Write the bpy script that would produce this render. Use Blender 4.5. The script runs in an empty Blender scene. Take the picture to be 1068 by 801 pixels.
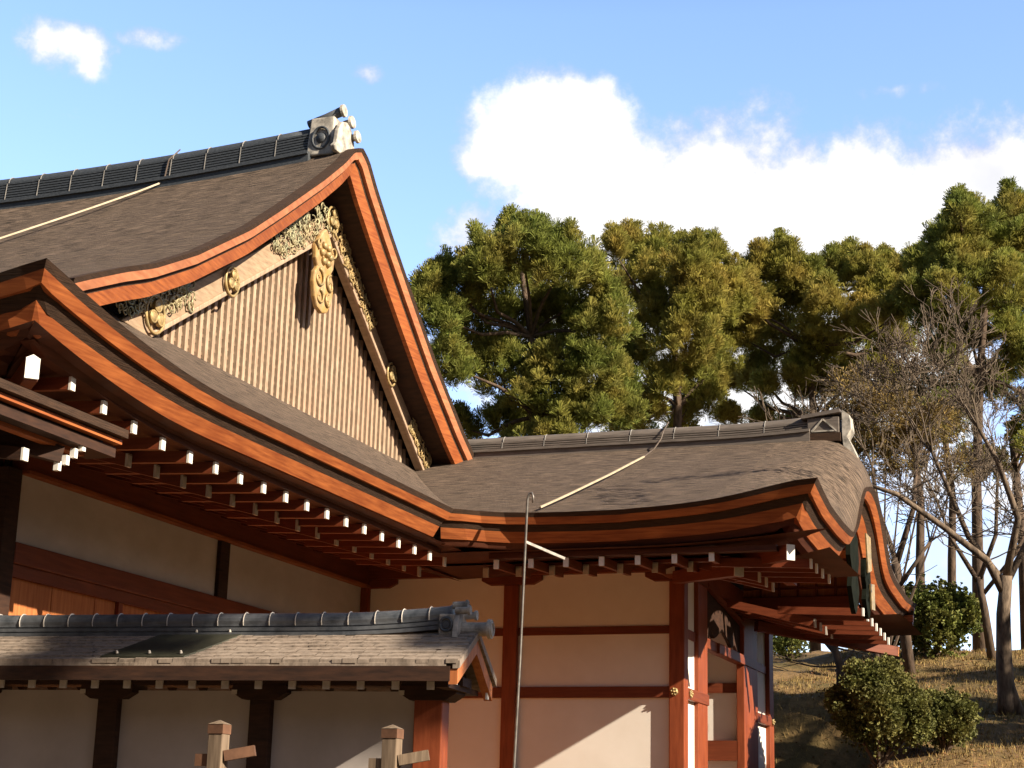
import bpy, math, random
import numpy as np
from mathutils import Vector, Matrix
from math import radians, sin, cos, pi, atan2, sqrt, asin, degrees

SC = bpy.context.scene
# ------------------------------------------------------------------ camera
YAW, PITCH, ROLL = radians(-20.27), radians(14.79), radians(1.49)
fw = Vector((sin(YAW)*cos(PITCH), cos(YAW)*cos(PITCH), sin(PITCH)))
rt = Vector((cos(YAW), -sin(YAW), 0)); up = rt.cross(fw)
r2 = cos(ROLL)*rt + sin(ROLL)*up; u2 = -sin(ROLL)*rt + cos(ROLL)*up
cam = bpy.data.objects.new('camera', bpy.data.cameras.new('camera'))
SC.collection.objects.link(cam)
m = Matrix((r2, u2, -fw)).transposed().to_4x4(); m.translation = Vector((0, 0, 1.6))
cam.matrix_world = m
cam.data.sensor_width = 36.0; cam.data.lens = 59.97
cam.data.clip_start = 0.1; cam.data.clip_end = 2000
SC.camera = cam
# ------------------------------------------------------------------ sun, sky
SUN = Vector((1.0, -0.265, 0.56)).normalized()
sl = bpy.data.lights.new('sun', 'SUN'); sl.energy = 5.0; sl.angle = radians(0.5)
sl.color = (1.0, 0.86, 0.66)
so = bpy.data.objects.new('sun', sl); SC.collection.objects.link(so)
so.rotation_euler = SUN.to_track_quat('Z', 'Y').to_euler(); so.location = (30, -10, 30)
SC.view_settings.view_transform = 'Standard'; SC.view_settings.look = 'None'
SC.view_settings.exposure = 1.14; SC.view_settings.gamma = 1.0
SC.view_settings.use_curve_mapping = False
SC.cycles.use_denoising = True
SC.cycles.max_bounces = 6

W = bpy.data.worlds.new('World'); SC.world = W; W.use_nodes = True
wn, wl = W.node_tree.nodes, W.node_tree.links
wn.clear()
wo = wn.new('ShaderNodeOutputWorld'); wb = wn.new('ShaderNodeBackground'); wb.inputs[1].default_value = 0.105
sky = wn.new('ShaderNodeTexSky'); sky.sky_type = 'NISHITA'; sky.sun_disc = False
sky.sun_elevation = asin(SUN.z); sky.sun_rotation = atan2(SUN.x, SUN.y)
sky.air_density = 1.0; sky.dust_density = 0.6; sky.ozone_density = 1.5
tc = wn.new('ShaderNodeTexCoord'); sep = wn.new('ShaderNodeSeparateXYZ'); wl.new(tc.outputs['Generated'], sep.inputs[0])
def wmath(op, a, b=None, c=None, clamp=False):
    n = wn.new('ShaderNodeMath'); n.operation = op; n.use_clamp = clamp
    for i, v in enumerate((a, b, c)):
        if v is None: continue
        if isinstance(v, (int, float)): n.inputs[i].default_value = v
        else: wl.new(v, n.inputs[i])
    return n.outputs[0]
az = wmath('MULTIPLY', wmath('ARCTAN2', sep.outputs[0], sep.outputs[1]), 180/pi)
el = wmath('MULTIPLY', wmath('ARCSINE', sep.outputs[2]), 180/pi)
def wnoise(scale, detail, rough=.55, off=0.0, sc2=None):
    mp = wn.new('ShaderNodeMapping'); wl.new(tc.outputs['Generated'], mp.inputs[0]); mp.inputs['Location'].default_value = (off, off*.7, 0)
    mp.inputs['Scale'].default_value = sc2 or (1, 1, 1)
    n = wn.new('ShaderNodeTexNoise'); wl.new(mp.outputs[0], n.inputs['Vector'])
    n.inputs['Scale'].default_value = scale; n.inputs['Detail'].default_value = detail; n.inputs['Roughness'].default_value = rough
    return n.outputs['Fac']
n1 = wnoise(22, 9, .62)
n2 = wnoise(9, 5, .5, 3.1)
# cumulus banks and wisps: direction (azimuth, elevation, radii, weight)
CL = [(-18.9, 23.0, 3.5, 2.3, 1), (-16.1, 20.9, 5.4, 3.1, 1), (-13.3, 21.0, 3.6, 2.6, 1.05), (-12.5, 17.5, 9, 4.5, 1.1), (-11.4, 20.4, 4.9, 3.4, 1), (-8.0, 20.6, 4.2, 2.9, 1),
      (-4.0, 20.2, 4.6, 3.4, 1), (0.5, 20.2, 5, 3.2, 1), (-21.3, 19.7, 2.6, 1.3, .8),
      (-37.2, 24.4, 2.3, 1.2, .62), (-33.2, 25.3, 1.6, .4, .42), (-25.9, 24.9, .9, .4, .42), (-6.3, 24.2, 2.6, .4, .4),
      (-12.0, 15.5, 11, 4.5, .9), (-36, 22.6, 1.2, .9, .3), (14, 19, 10, 4, .9), (-4, 11.5, 16, 5, .5), (-70, 18, 16, 5, .4)]
tot = None
for a, e, ra, re, w in CL:
    dx = wmath('DIVIDE', wmath('SUBTRACT', az, a), ra); dy = wmath('DIVIDE', wmath('SUBTRACT', el, e), re)
    d2 = wmath('ADD', wmath('MULTIPLY', dx, dx), wmath('MULTIPLY', dy, dy))
    v = wmath('MULTIPLY', wmath('SUBTRACT', 1.0, wmath('MULTIPLY', d2, .55)), w)
    tot = v if tot is None else wmath('MAXIMUM', tot, v)
tot = wmath('MAXIMUM', tot, 0.0)
dens = wmath('ADD', tot, wmath('MULTIPLY', wmath('SUBTRACT', n1, .5), 1.5))
dens = wmath('MULTIPLY', wmath('SUBTRACT', dens, .36), 2.3, clamp=True)
sm = wmath('MULTIPLY', wmath('MULTIPLY', dens, dens), wmath('SUBTRACT', 3.0, wmath('MULTIPLY', dens, 2.0)), clamp=True)
hs = wn.new('ShaderNodeHueSaturation'); hs.inputs['Saturation'].default_value = 1.12; hs.inputs['Value'].default_value = 1.0
wl.new(sky.outputs[0], hs.inputs['Color'])
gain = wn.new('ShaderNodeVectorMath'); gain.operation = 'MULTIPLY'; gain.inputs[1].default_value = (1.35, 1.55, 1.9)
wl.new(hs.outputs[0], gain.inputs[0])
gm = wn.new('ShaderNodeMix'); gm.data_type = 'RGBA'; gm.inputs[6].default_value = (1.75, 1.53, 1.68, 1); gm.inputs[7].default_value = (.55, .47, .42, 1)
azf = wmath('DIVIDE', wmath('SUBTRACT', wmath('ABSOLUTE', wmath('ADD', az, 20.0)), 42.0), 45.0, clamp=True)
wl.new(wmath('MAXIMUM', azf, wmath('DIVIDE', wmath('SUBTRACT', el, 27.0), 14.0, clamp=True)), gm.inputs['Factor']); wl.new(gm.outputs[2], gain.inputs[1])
cr = wn.new('ShaderNodeValToRGB'); wl.new(wmath('ADD', wmath('MULTIPLY', n2, .7), wmath('MULTIPLY', dens, .3)), cr.inputs[0])
cr.color_ramp.elements[0].position = .42; cr.color_ramp.elements[0].color = (2.9, 3.0, 3.45, 1)
cr.color_ramp.elements[1].position = .62; cr.color_ramp.elements[1].color = (5.1, 5.05, 5.05, 1)
mx = wn.new('ShaderNodeMix'); mx.data_type = 'RGBA'
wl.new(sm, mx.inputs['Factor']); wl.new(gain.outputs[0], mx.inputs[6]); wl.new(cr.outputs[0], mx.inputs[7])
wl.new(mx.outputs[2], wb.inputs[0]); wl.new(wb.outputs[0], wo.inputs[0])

# ------------------------------------------------------------------ materials
def newmat(name, rough=.8, metal=0.0, spec=.3):
    mt = bpy.data.materials.new(name); mt.use_nodes = True
    b = mt.node_tree.nodes['Principled BSDF']
    b.inputs['Roughness'].default_value = rough; b.inputs['Metallic'].default_value = metal
    b.inputs['Specular IOR Level'].default_value = spec
    return mt, mt.node_tree.nodes, mt.node_tree.links, b
def noise_mat(name, c0, c1, scale=(1, 1, 1), nscale=8, detail=6, p0=.35, p1=.65, rough=.8, bump=0.3, bdist=.01,
              coord='Object', metal=0, spec=.3, c2=None, n2scale=1.2, mix2=.5, island=0.0, rough_noise=.6):
    mt, n, l, b = newmat(name, rough, metal, spec)
    t = n.new('ShaderNodeTexCoord'); mp = n.new('ShaderNodeMapping'); mp.inputs['Scale'].default_value = scale
    l.new(t.outputs[coord], mp.inputs[0])
    no = n.new('ShaderNodeTexNoise'); no.inputs['Scale'].default_value = nscale; no.inputs['Detail'].default_value = detail
    no.inputs['Roughness'].default_value = rough_noise
    l.new(mp.outputs[0], no.inputs['Vector'])
    r = n.new('ShaderNodeValToRGB'); r.color_ramp.elements[0].position = p0; r.color_ramp.elements[1].position = p1
    r.color_ramp.elements[0].color = (*c0, 1); r.color_ramp.elements[1].color = (*c1, 1)
    l.new(no.outputs['Fac'], r.inputs[0]); out = r.outputs[0]
    if c2 is not None:
        nb = n.new('ShaderNodeTexNoise'); nb.inputs['Scale'].default_value = n2scale; nb.inputs['Detail'].default_value = 4
        l.new(t.outputs['Object'] if coord != 'UV' else t.outputs['UV'], nb.inputs['Vector'])
        rr = n.new('ShaderNodeMapRange'); rr.inputs[1].default_value = .42; rr.inputs[2].default_value = .68
        rr.inputs[4].default_value = mix2; l.new(nb.outputs['Fac'], rr.inputs[0])
        m2 = n.new('ShaderNodeMix'); m2.data_type = 'RGBA'; l.new(rr.outputs[0], m2.inputs['Factor'])
        l.new(out, m2.inputs[6]); m2.inputs[7].default_value = (*c2, 1); out = m2.outputs[2]
    if island:
        g = n.new('ShaderNodeNewGeometry'); hs = n.new('ShaderNodeHueSaturation')
        mr = n.new('ShaderNodeMapRange'); mr.inputs[3].default_value = 1-island; mr.inputs[4].default_value = 1+island
        l.new(g.outputs['Random Per Island'], mr.inputs[0]); l.new(mr.outputs[0], hs.inputs['Value']); l.new(out, hs.inputs['Color']); out = hs.outputs[0]
    l.new(out, b.inputs['Base Color'])
    if bump:
        bp = n.new('ShaderNodeBump'); bp.inputs['Strength'].default_value = bump; bp.inputs['Distance'].default_value = bdist
        l.new(no.outputs['Fac'], bp.inputs['Height']); l.new(bp.outputs[0], b.inputs['Normal'])
    return mt
M = {}
M['bark'] = noise_mat('cypress_bark', (.022, .016, .012), (.23, .168, .128), (.8, 11.0, 1), 4.0, 10, .43, .58, .9, 1.0, .05, 'UV', c2=(.11, .08, .062), n2scale=1.6, mix2=.45, rough_noise=.72)
M['bark_strand'] = noise_mat('cypress_bark_strands', (.024, .017, .012), (.26, .188, .14), (11.0, .8, 1), 4.0, 10, .43, .58, .9, 1.0, .05, 'UV', c2=(.14, .105, .08), n2scale=1.4, mix2=.45, rough_noise=.72)
M['bark_cut'] = noise_mat('bark_cut_edge', (.02, .012, .008), (.075, .04, .024), (1, 1, 30), 6, 5, .3, .7, .95, .8, .01)
M['vermilion'] = noise_mat('oiled_cypress_board', (.20, .05, .016), (.47, .148, .042), (.8, .8, 14), 3, 8, .3, .7, .6, .25, .006, c2=(.20, .045, .014), n2scale=2.2, mix2=.55)
M['verge_wood'] = noise_mat('verge_board_wood', (.34, .12, .055), (.58, .24, .12), (1, 1, 8), 3, 7, .3, .7, .65, .3, .006, c2=(.27, .10, .05), n2scale=3.0, mix2=.5)
M['redwood'] = noise_mat('reddish_post_wood', (.19, .042, .016), (.31, .078, .03), (6, 6, .6), 4, 6, .3, .7, .5, .2, .005, c2=(.12, .026, .012), n2scale=2, mix2=.4)
M['redwood_x'] = noise_mat('reddish_beam_wood', (.13, .03, .013), (.22, .056, .023), (.6, .6, 8), 4, 6, .3, .7, .5, .2, .005, c2=(.12, .028, .013), n2scale=2, mix2=.4)
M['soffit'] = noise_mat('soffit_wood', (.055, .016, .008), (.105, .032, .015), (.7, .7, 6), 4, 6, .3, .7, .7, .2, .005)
M['darkwood'] = noise_mat('dark_aged_wood', (.022, .011, .008), (.058, .026, .015), (1, 1, 6), 5, 6, .3, .7, .75, .3, .005)
M['plank'] = noise_mat('plank_wood', (.36, .11, .035), (.58, .22, .075), (7, 7, .5), 4, 7, .3, .7, .6, .2, .005, c2=(.28, .08, .03), n2scale=2, mix2=.4)
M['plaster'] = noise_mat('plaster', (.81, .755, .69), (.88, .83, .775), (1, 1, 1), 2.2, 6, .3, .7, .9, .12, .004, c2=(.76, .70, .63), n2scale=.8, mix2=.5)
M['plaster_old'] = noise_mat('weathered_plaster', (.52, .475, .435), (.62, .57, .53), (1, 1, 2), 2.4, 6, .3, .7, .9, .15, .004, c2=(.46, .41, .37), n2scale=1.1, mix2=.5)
M['plaster_grey'] = noise_mat('grey_plaster', (.40, .36, .345), (.50, .455, .44), (1, 1, 1), 2, 5, .3, .7, .9, .1, .004)
M['white'] = noise_mat('white_rafter_paint', (.72, .70, .67), (.84, .82, .78), (1, 1, 1), 20, 3, .3, .7, .6, .05, .002)
M['white_old'] = noise_mat('aged_white_paint', (.46, .42, .38), (.6, .55, .5), (1, 1, 1), 20, 3, .3, .7, .7, .05, .002)
M['tile'] = noise_mat('smoked_roof_tile', (.045, .052, .062), (.12, .13, .15), (1, 1, 1), 14, 5, .3, .7, .42, .3, .004, spec=.5, c2=(.17, .17, .17), n2scale=3, mix2=.4)
M['tile_dark'] = noise_mat('dark_ridge_tile', (.035, .042, .052), (.085, .095, .11), (3, 3, 10), 8, 5, .3, .7, .5, .4, .004, spec=.45)
M['tile_brown'] = noise_mat('weathered_ridge_copper', (.10, .085, .075), (.2, .17, .15), (1, 1, 12), 4, 6, .3, .7, .6, .3, .004)
M['tile_pale'] = noise_mat('pale_lichened_tile', (.18, .17, .155), (.55, .51, .45), (1, 1, 1), 9, 6, .35, .62, .8, .4, .006)
M['mortar'] = noise_mat('tile_joint', (.16, .155, .15), (.27, .26, .25), (1, 1, 1), 20, 3)
M['slat'] = noise_mat('pale_lattice_wood', (.25, .175, .12), (.46, .34, .245), (4, 4, 1), 6, 5, .3, .7, .8, .2, .004, c2=(.4, .25, .17), n2scale=1.5, mix2=.5)
M['slat_back'] = noise_mat('lattice_backing', (.03, .02, .014), (.07, .045, .03), (1, 1, 1), 6, 4)
M['lattice_rail'] = noise_mat('lattice_rail_wood', (.12, .085, .06), (.22, .155, .105), (1, 1, 1), 6, 4)
M['oldboard'] = noise_mat('silvered_board', (.22, .15, .095), (.40, .285, .19), (1, 1.6, 9), 3, 7, .3, .7, .8, .3, .005, c2=(.3, .22, .16), n2scale=2, mix2=.5)
M['pendant_wood'] = noise_mat('gilt_worn_wood', (.26, .165, .08), (.50, .35, .19), (1, 1, 1), 9, 5, .3, .65, .6, .3, .004, metal=.1, c2=(.40, .23, .06), n2scale=7, mix2=.8)
M['gold'] = noise_mat('aged_gilding', (.24, .16, .065), (.50, .36, .17), (1, 1, 1), 16, 5, .3, .65, .5, .3, .004, metal=.3, c2=(.22, .2, .12), n2scale=6, mix2=.6)
M['verdigris'] = noise_mat('green_bronze_filigree', (.22, .185, .10), (.48, .40, .24), (1, 1, 1), 12, 5, .3, .7, .5, .3, .004, metal=.35, c2=(.2, .24, .17), n2scale=4, mix2=.7)
M['darkgreen'] = noise_mat('dark_green_lacquer', (.006, .008, .006), (.012, .014, .01), (1, 1, 1), 8, 4, rough=.95, spec=.05)
M['shingle'] = noise_mat('split_shingles', (.14, .11, .088), (.38, .305, .25), (2, 6, 1), 7, 7, .36, .68, .85, .3, .006, c2=(.3, .25, .21), n2scale=2.4, mix2=.5, rough_noise=.7)
M['moss_metal'] = noise_mat('green_patch_metal', (.03, .031, .022), (.05, .05, .035), (1, 1, 1), 5, 4, rough=.5)
M['greywood'] = noise_mat('weathered_grey_wood', (.10, .07, .048), (.25, .185, .13), (10, 10, .8), 4, 6, .3, .7, .85, .3, .004)
M['brown_cap'] = noise_mat('brown_cap_band', (.1, .05, .03), (.17, .085, .05), (1, 1, 1), 8, 4)
M['steel'] = noise_mat('galvanised_steel', (.14, .13, .125), (.24, .225, .21), (1, 1, 1), 10, 3, rough=.45, metal=.6)
M['conduit'] = noise_mat('pale_conduit', (.38, .31, .22), (.52, .43, .32), (1, 1, 1), 10, 3, rough=.6)
M['wire'] = noise_mat('dark_wire', (.08, .06, .05), (.14, .11, .09), (1, 1, 1), 10, 3, rough=.5)
M['gravel'] = noise_mat('trodden_earth', (.14, .097, .065), (.21, .148, .10), (1, 1, 1), 30, 6, .3, .7, .95, .3, .01)
M['grass'] = noise_mat('dry_winter_grass', (.07, .045, .018), (.29, .18, .075), (1, 1, 1), 6, 9, .3, .7, .95, .8, .06, c2=(.09, .075, .028), n2scale=.9, mix2=.8, rough_noise=.75)
M['pinebark'] = noise_mat('pine_bark', (.05, .035, .027), (.13, .09, .065), (3, 3, 1), 4, 6, rough=.95, bump=.6, bdist=.03)
M['palebark'] = noise_mat('pale_tree_bark', (.06, .043, .032), (.22, .165, .12), (4, 4, 1), 3, 6, rough=.9, bump=.6, bdist=.03)
M['twig'] = noise_mat('bare_twigs', (.09, .068, .05), (.18, .14, .105), (1, 1, 1), 3, 3, rough=.9, bump=0)
M['straw'] = noise_mat('dry_grass_blades', (.13, .10, .035), (.32, .22, .085), (1, 1, 1), 1.5, 3, rough=.9, bump=0, island=.4)
M['leaflitter'] = noise_mat('fallen_leaves', (.16, .07, .03), (.34, .17, .08), (1, 1, 1), 3, 3, rough=.9, bump=0, island=.4)
M['needles_dark'] = noise_mat('dark_wood_foliage', (.02, .025, .008), (.07, .075, .022), (1, 1, 1), 1.2, 8, .35, .65, .9, .8, .3)
def leafmat(name, c0, c1, c2, trans=.25, sc=.6, isl=.35, spec=.2, rough=.7):
    mt = noise_mat(name, c0, c1, (1, 1, 1), sc, 4, .3, .7, rough, 0, coord='Object', spec=spec, c2=c2, n2scale=sc*1.7, mix2=.7, island=isl)
    n, l = mt.node_tree.nodes, mt.node_tree.links
    b = n['Principled BSDF']; src = b.inputs['Base Color'].links[0].from_socket
    tr = n.new('ShaderNodeBsdfTranslucent'); l.new(src, tr.inputs[0])
    ms = n.new('ShaderNodeMixShader'); ms.inputs[0].default_value = trans
    l.new(b.outputs[0], ms.inputs[1]); l.new(tr.outputs[0], ms.inputs[2]); l.new(ms.outputs[0], n['Material Output'].inputs[0])
    return mt
M['needles'] = leafmat('pine_needles', (.12, .17, .038), (.29, .30, .065), (.36, .28, .07), .4)
M['needles2'] = leafmat('pine_needles_yellowish', (.15, .185, .04), (.34, .31, .065), (.40, .29, .075), .4)
M['bushleaf'] = leafmat('glossy_bush_leaves', (.09, .105, .03), (.20, .20, .06), (.24, .21, .07), .2, 1.2, .45, spec=.25, rough=.6)
M['bushleaf2'] = leafmat('broad_bush_leaves', (.08, .11, .025), (.18, .20, .05), (.24, .22, .06), .2, 1.2, .45, spec=.25, rough=.6)
M['brushleaf'] = leafmat('tawny_dry_leaves', (.2, .14, .05), (.34, .24, .09), (.2, .17, .06), .3, .8, .3)

# ------------------------------------------------------------------ mesh helpers
def link(o): SC.collection.objects.link(o); return o
class MB:
    def __init__(s): s.v = []; s.f = []; s.uv = []
    def add(s, vs, fs, uvs=None):
        b = len(s.v); s.v += [tuple(p) for p in vs]
        for i, f in enumerate(fs):
            s.f.append(tuple(b+k for k in f))
            s.uv.append([uvs[k] for k in f] if uvs else [(0, 0)]*len(f))
        return s
    def box(s, x0, x1, y0, y1, z0, z1):
        return s.add([(x0,y0,z0),(x1,y0,z0),(x1,y1,z0),(x0,y1,z0),(x0,y0,z1),(x1,y0,z1),(x1,y1,z1),(x0,y1,z1)],
                     [(0,3,2,1),(4,5,6,7),(0,1,5,4),(1,2,6,5),(2,3,7,6),(3,0,4,7)])
    def bar(s, p, q, w, h, upv=(0,0,1)):
        p, q = Vector(p), Vector(q); d = (q-p).normalized(); x = d.cross(Vector(upv)).normalized(); y = x.cross(d).normalized()
        c = [(-1,-1),(1,-1),(1,1),(-1,1)]
        vs = [a + x*(i*w/2) + y*(j*h/2) for a in (p, q) for i, j in c]
        return s.add(vs, [(0,3,2,1),(4,5,6,7),(0,1,5,4),(1,2,6,5),(2,3,7,6),(3,0,4,7)])
    def cyl(s, p, q, r0, r1=None, n=14, caps=True):
        if r1 is None: r1 = r0
        return s.tube([p, q], [r0, r1], n, caps)
    def tube(s, pts, rs, n=8, caps=True):
        pts = [Vector(p) for p in pts]; vs = []; L = len(pts); px = None
        for i, p in enumerate(pts):
            d = (pts[min(i+1, L-1)] - pts[max(i-1, 0)])
            if d.length < 1e-9: d = Vector((0,0,1))
            d.normalize()
            if px is None:
                a = Vector((0,0,1)) if abs(d.z) < .9 else Vector((1,0,0)); x = d.cross(a).normalized()
            else:
                x = px - d*px.dot(d)
                x = x.normalized() if x.length > 1e-6 else d.orthogonal().normalized()
            px = x; y = d.cross(x)
            for k in range(n):
                a = 2*pi*k/n; vs.append(p + (x*cos(a)+y*sin(a))*rs[i])
        fs = [(i*n+k, i*n+(k+1)%n, (i+1)*n+(k+1)%n, (i+1)*n+k) for i in range(L-1) for k in range(n)]
        if caps: fs += [tuple(range(n-1, -1, -1)), tuple((L-1)*n+k for k in range(n))]
        return s.add(vs, fs)
    def prism(s, poly, o, ax, ay, t):
        o, ax, ay, t = Vector(o), Vector(ax), Vector(ay), Vector(t); n = len(poly)
        vs = [o+ax*a+ay*b for a, b in poly]; vs += [v+t for v in vs]
        return s.add(vs, [tuple(range(n)), tuple(range(2*n-1, n-1, -1))] + [(k, k+n, (k+1)%n+n, (k+1)%n) for k in range(n)])
    def loft(s, loops, closed=True, ends=True):
        n = len(loops[0]); vs = [p for l in loops for p in l]; L = len(loops)
        rng = range(n) if closed else range(n-1)
        fs = [(i*n+k, i*n+(k+1)%n, (i+1)*n+(k+1)%n, (i+1)*n+k) for i in range(L-1) for k in rng]
        if ends and closed: fs += [tuple(range(n-1, -1, -1)), tuple((L-1)*n+k for k in range(n))]
        return s.add(vs, fs)
    def grid(s, fn, us, vs_, uvf=None, flip=False, keep=None):
        nu, nv = len(us), len(vs_)
        P = [fn(u, v) for v in vs_ for u in us]; UV = [(uvf(u, v) if uvf else (u, v)) for v in vs_ for u in us]
        fs = []
        for j in range(nv-1):
            for i in range(nu-1):
                if keep and not keep(.5*(us[i]+us[i+1]), .5*(vs_[j]+vs_[j+1])): continue
                q = (j*nu+i, j*nu+i+1, (j+1)*nu+i+1, (j+1)*nu+i)
                fs.append(q[::-1] if flip else q)
        return s.add(P, fs, UV)
    def build(s, name, mat, parent=None, smooth=False, bevel=0):
        me = bpy.data.meshes.new(name); me.from_pydata(s.v, [], s.f)
        if any(u != (0, 0) for f in s.uv[:40] for u in f):
            ul = me.uv_layers.new(name='UVMap'); flat = [c for f in s.uv for u in f for c in u]; ul.data.foreach_set('uv', flat)
        me.materials.append(M[mat]); 
        if smooth: me.polygons.foreach_set('use_smooth', [True]*len(me.polygons))
        me.update()
        o = bpy.data.objects.new(name, me); link(o)
        if parent: o.parent = parent
        if bevel:
            b = o.modifiers.new('bevel', 'BEVEL'); b.width = bevel; b.segments = 2; b.limit_method = 'ANGLE'
        return o
def lin(a, b, n): return [a+(b-a)*i/(n-1) for i in range(n)]
def thing(name, label, cat, loc=(0,0,0), rz=0, group=None):
    o = bpy.data.objects.new(name, None); o.empty_display_size = .3; link(o)
    o.location = loc; o.rotation_euler = (0, 0, rz); tag(o, label, cat, group); return o
def tag(o, label, cat, group=None):
    o['label'] = label; o['category'] = cat
    if group: o['group'] = group
    return o
def interp(x, xs, ys):
    return float(np.interp(x, xs, ys))
def meshnp(name, verts, faces_flat, nper, mat, parent=None, smooth=False):
    me = bpy.data.meshes.new(name); nf = len(faces_flat)//nper
    me.vertices.add(len(verts)); me.vertices.foreach_set('co', np.asarray(verts, dtype=np.float32).ravel())
    me.loops.add(len(faces_flat)); me.loops.foreach_set('vertex_index', np.asarray(faces_flat, dtype=np.int32))
    me.polygons.add(nf); me.polygons.foreach_set('loop_start', np.arange(0, len(faces_flat), nper, dtype=np.int32))
    me.materials.append(M[mat]); me.update(calc_edges=True)
    if smooth: me.polygons.foreach_set('use_smooth', [True]*nf)
    o = bpy.data.objects.new(name, me); link(o)
    if parent: o.parent = parent
    return o

# ------------------------------------------------------------------ ground, hill
def sst(a, b, x):
    t = min(1, max(0, (x-a)/(b-a))); return t*t*(3-2*t)
def hz(x, y):
    z = interp(y, [14, 20, 24.8, 31, 40, 44, 60, 90], [0, 1.45, 2.6, 4.12, 5.9, 6.1, 5.2, 2.0])
    k = max(sst(-4.9, -3.6, x), sst(28, 31, y))
    k2 = 1 if y > 20 else sst(10, 20, y)
    bumps = .06*sin(x*1.3+y*.7)+.05*sin(x*2.9-y*1.9)+.03*sin(x*5.1+y*4.3)
    return (z+bumps)*k*k2 + (0 if k > 0 else 0)
mb = MB()
xs = lin(-60, -8, 20)+lin(-7.5, 14, 74)+lin(16, 70, 14); ys = lin(9, 60, 120)+lin(62, 92, 12)
mb.grid(lambda x, y: (x, y, hz(x, y)-.02), xs, ys)
hill = mb.build('hill_ground', 'grass', smooth=True); hill['kind'] = 'structure'
mb = MB(); mb.grid(lambda x, y: (x, y, -.05), lin(-600, 600, 9), lin(-600, 900, 9))
g = mb.build('ground', 'gravel'); g['kind'] = 'structure'

# unseen wood added behind the viewer to cut sky fill and ground bounce
def wood():   # nearer on the sunny side to shade ground, low so sun clears it
    rs = random.Random(4); mb = MB()
    def f(a, v):
        r = 20+14*sst(118, 145, a)+(3 if a > 140 else 1)*sin(a*.31)+1.6*sin(a*1.3+v*2)+1.2*sin(v*9+a*.7); h = (9.5 if a < 132 else 9.5+min(1, (a-132)/25)*9)+1.2*sin(a*.23)+1.5*sin(a*.9)+.8*sin(a*2.3)
        t = v*pi*.5; return ((r+9*(1-cos(t)))*sin(radians(a))-4, (r+9*(1-cos(t)))*cos(radians(a))+14, h*sin(t)+.5*sin(a*3.1+v*11))
    mb.grid(f, lin(48, 322, 380), lin(0, 1, 26)); o = mb.build('unseen_blocker_wood', 'needles_dark'); o['kind'] = 'stuff'
wood()
# grass blades and litter on the slope (stuff)
rng = np.random.default_rng(5)
def scatter(name, mat, n, h, w, region, flat=False):
    V = np.zeros((n, 3, 3)); X = rng.uniform(region[0], region[1], n); Y = rng.uniform(region[2], region[3], n)**1.0
    for i in range(n):
        z = hz(X[i], Y[i])-.02; a = rng.uniform(0, 2*pi); hh = h*rng.uniform(.5, 1.3)
        if flat:
            e = np.array([cos(a), sin(a), rng.uniform(-.3, .5)])*w; f2 = np.array([-sin(a), cos(a), rng.uniform(-.3, .5)])*w
            b = np.array([X[i], Y[i], z+.02]); V[i] = [b-e, b+e, b+f2]
        else:
            b = np.array([X[i], Y[i], z-.01]); e = np.array([cos(a), sin(a), 0])*w
            V[i] = [b-e, b+e, b+np.array([rng.uniform(-.6, .6)*hh, rng.uniform(-.6, .6)*hh, hh])]
    o = meshnp(name, V.reshape(-1, 3), np.arange(n*3), 3, mat); o['kind'] = 'stuff'; return o
scatter('dry_grass', 'straw', 42000, .09, .008, (-6.5, 3.5, 22, 41))
scatter('leaf_litter', 'leaflitter', 9000, .05, .035, (-6.5, 3.5, 22, 41), True)

# ------------------------------------------------------------------ palace hall
XE, YF, YI = -7.36, 9.97, 18.06       # eave line (x), front eave (y), inner corner (y)
XC = -9.81; YR = 18.7
hall = thing('palace_hall', 'large palace hall with brown bark gabled roof, gilded gable and orange eave boards', 'palace building', (-15, 18.7, 0))
HO = Vector((-15, 18.7, 0))
def HB(mbx, name, mat, parent=None, **k):      # build in hall coordinates
    o0 = HO if parent is None or parent is hall else parent['_o'] if '_o' in parent else HO
    mbx.v = [tuple(Vector(p)-HO) for p in mbx.v]
    return mbx.build(name, mat, parent or hall, **k)
PD = [0, .18, .45, 1, 2, 2.7, 3.8, 4.6, 5.1, 5.7, 7.2, 8.73]; PZ = [10.13, 10.06, 9.80, 9.36, 8.62, 8.12, 7.45, 7.04, 6.84, 6.57, 5.86, 5.22]
def P(d): return interp(abs(d), PD, PZ)-.055*min(4.5, max(0, d))
def upturn(x, y):
    cx = min(1, max(0, 1-(XE-x)/3.2)); cy = min(1, max(0, 1-(y-YF)/3.0)); return .36*cx*cx*cy*cy
def sag(x, d):
    t = min(1, max(0, (-9.1-x)/5.5)); return -.24*(1-(1-t)**2)*max(0, 1-abs(d)/6)
def S(x):
    t = (XE-x)/2.49; return 5.22+1.55*(.8*t+.2*t*t)
def ztop(x, y): return P(y-YR)+.04*sst(XE-1.5, XE-1.7, x)*sst(7.5, 6, abs(y-YR))*1+sag(x, y-YR)+upturn(x, y)
def zskirt(x, y): return min(P(y-YR), S(x)) + upturn(x, y)
XV = -9.08                                  # verge plane
# lower skirt roof (along the +X eave)
mb = MB(); mb.grid(lambda y, x: (x, y, zskirt(x, y)), lin(YF, 27.4, 140), lin(XE, -9.9, 26), uvf=lambda y, x: (y, (XE-x)*1.25), flip=True)
HB(mb, 'skirt_roof', 'bark', smooth=True)
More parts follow.
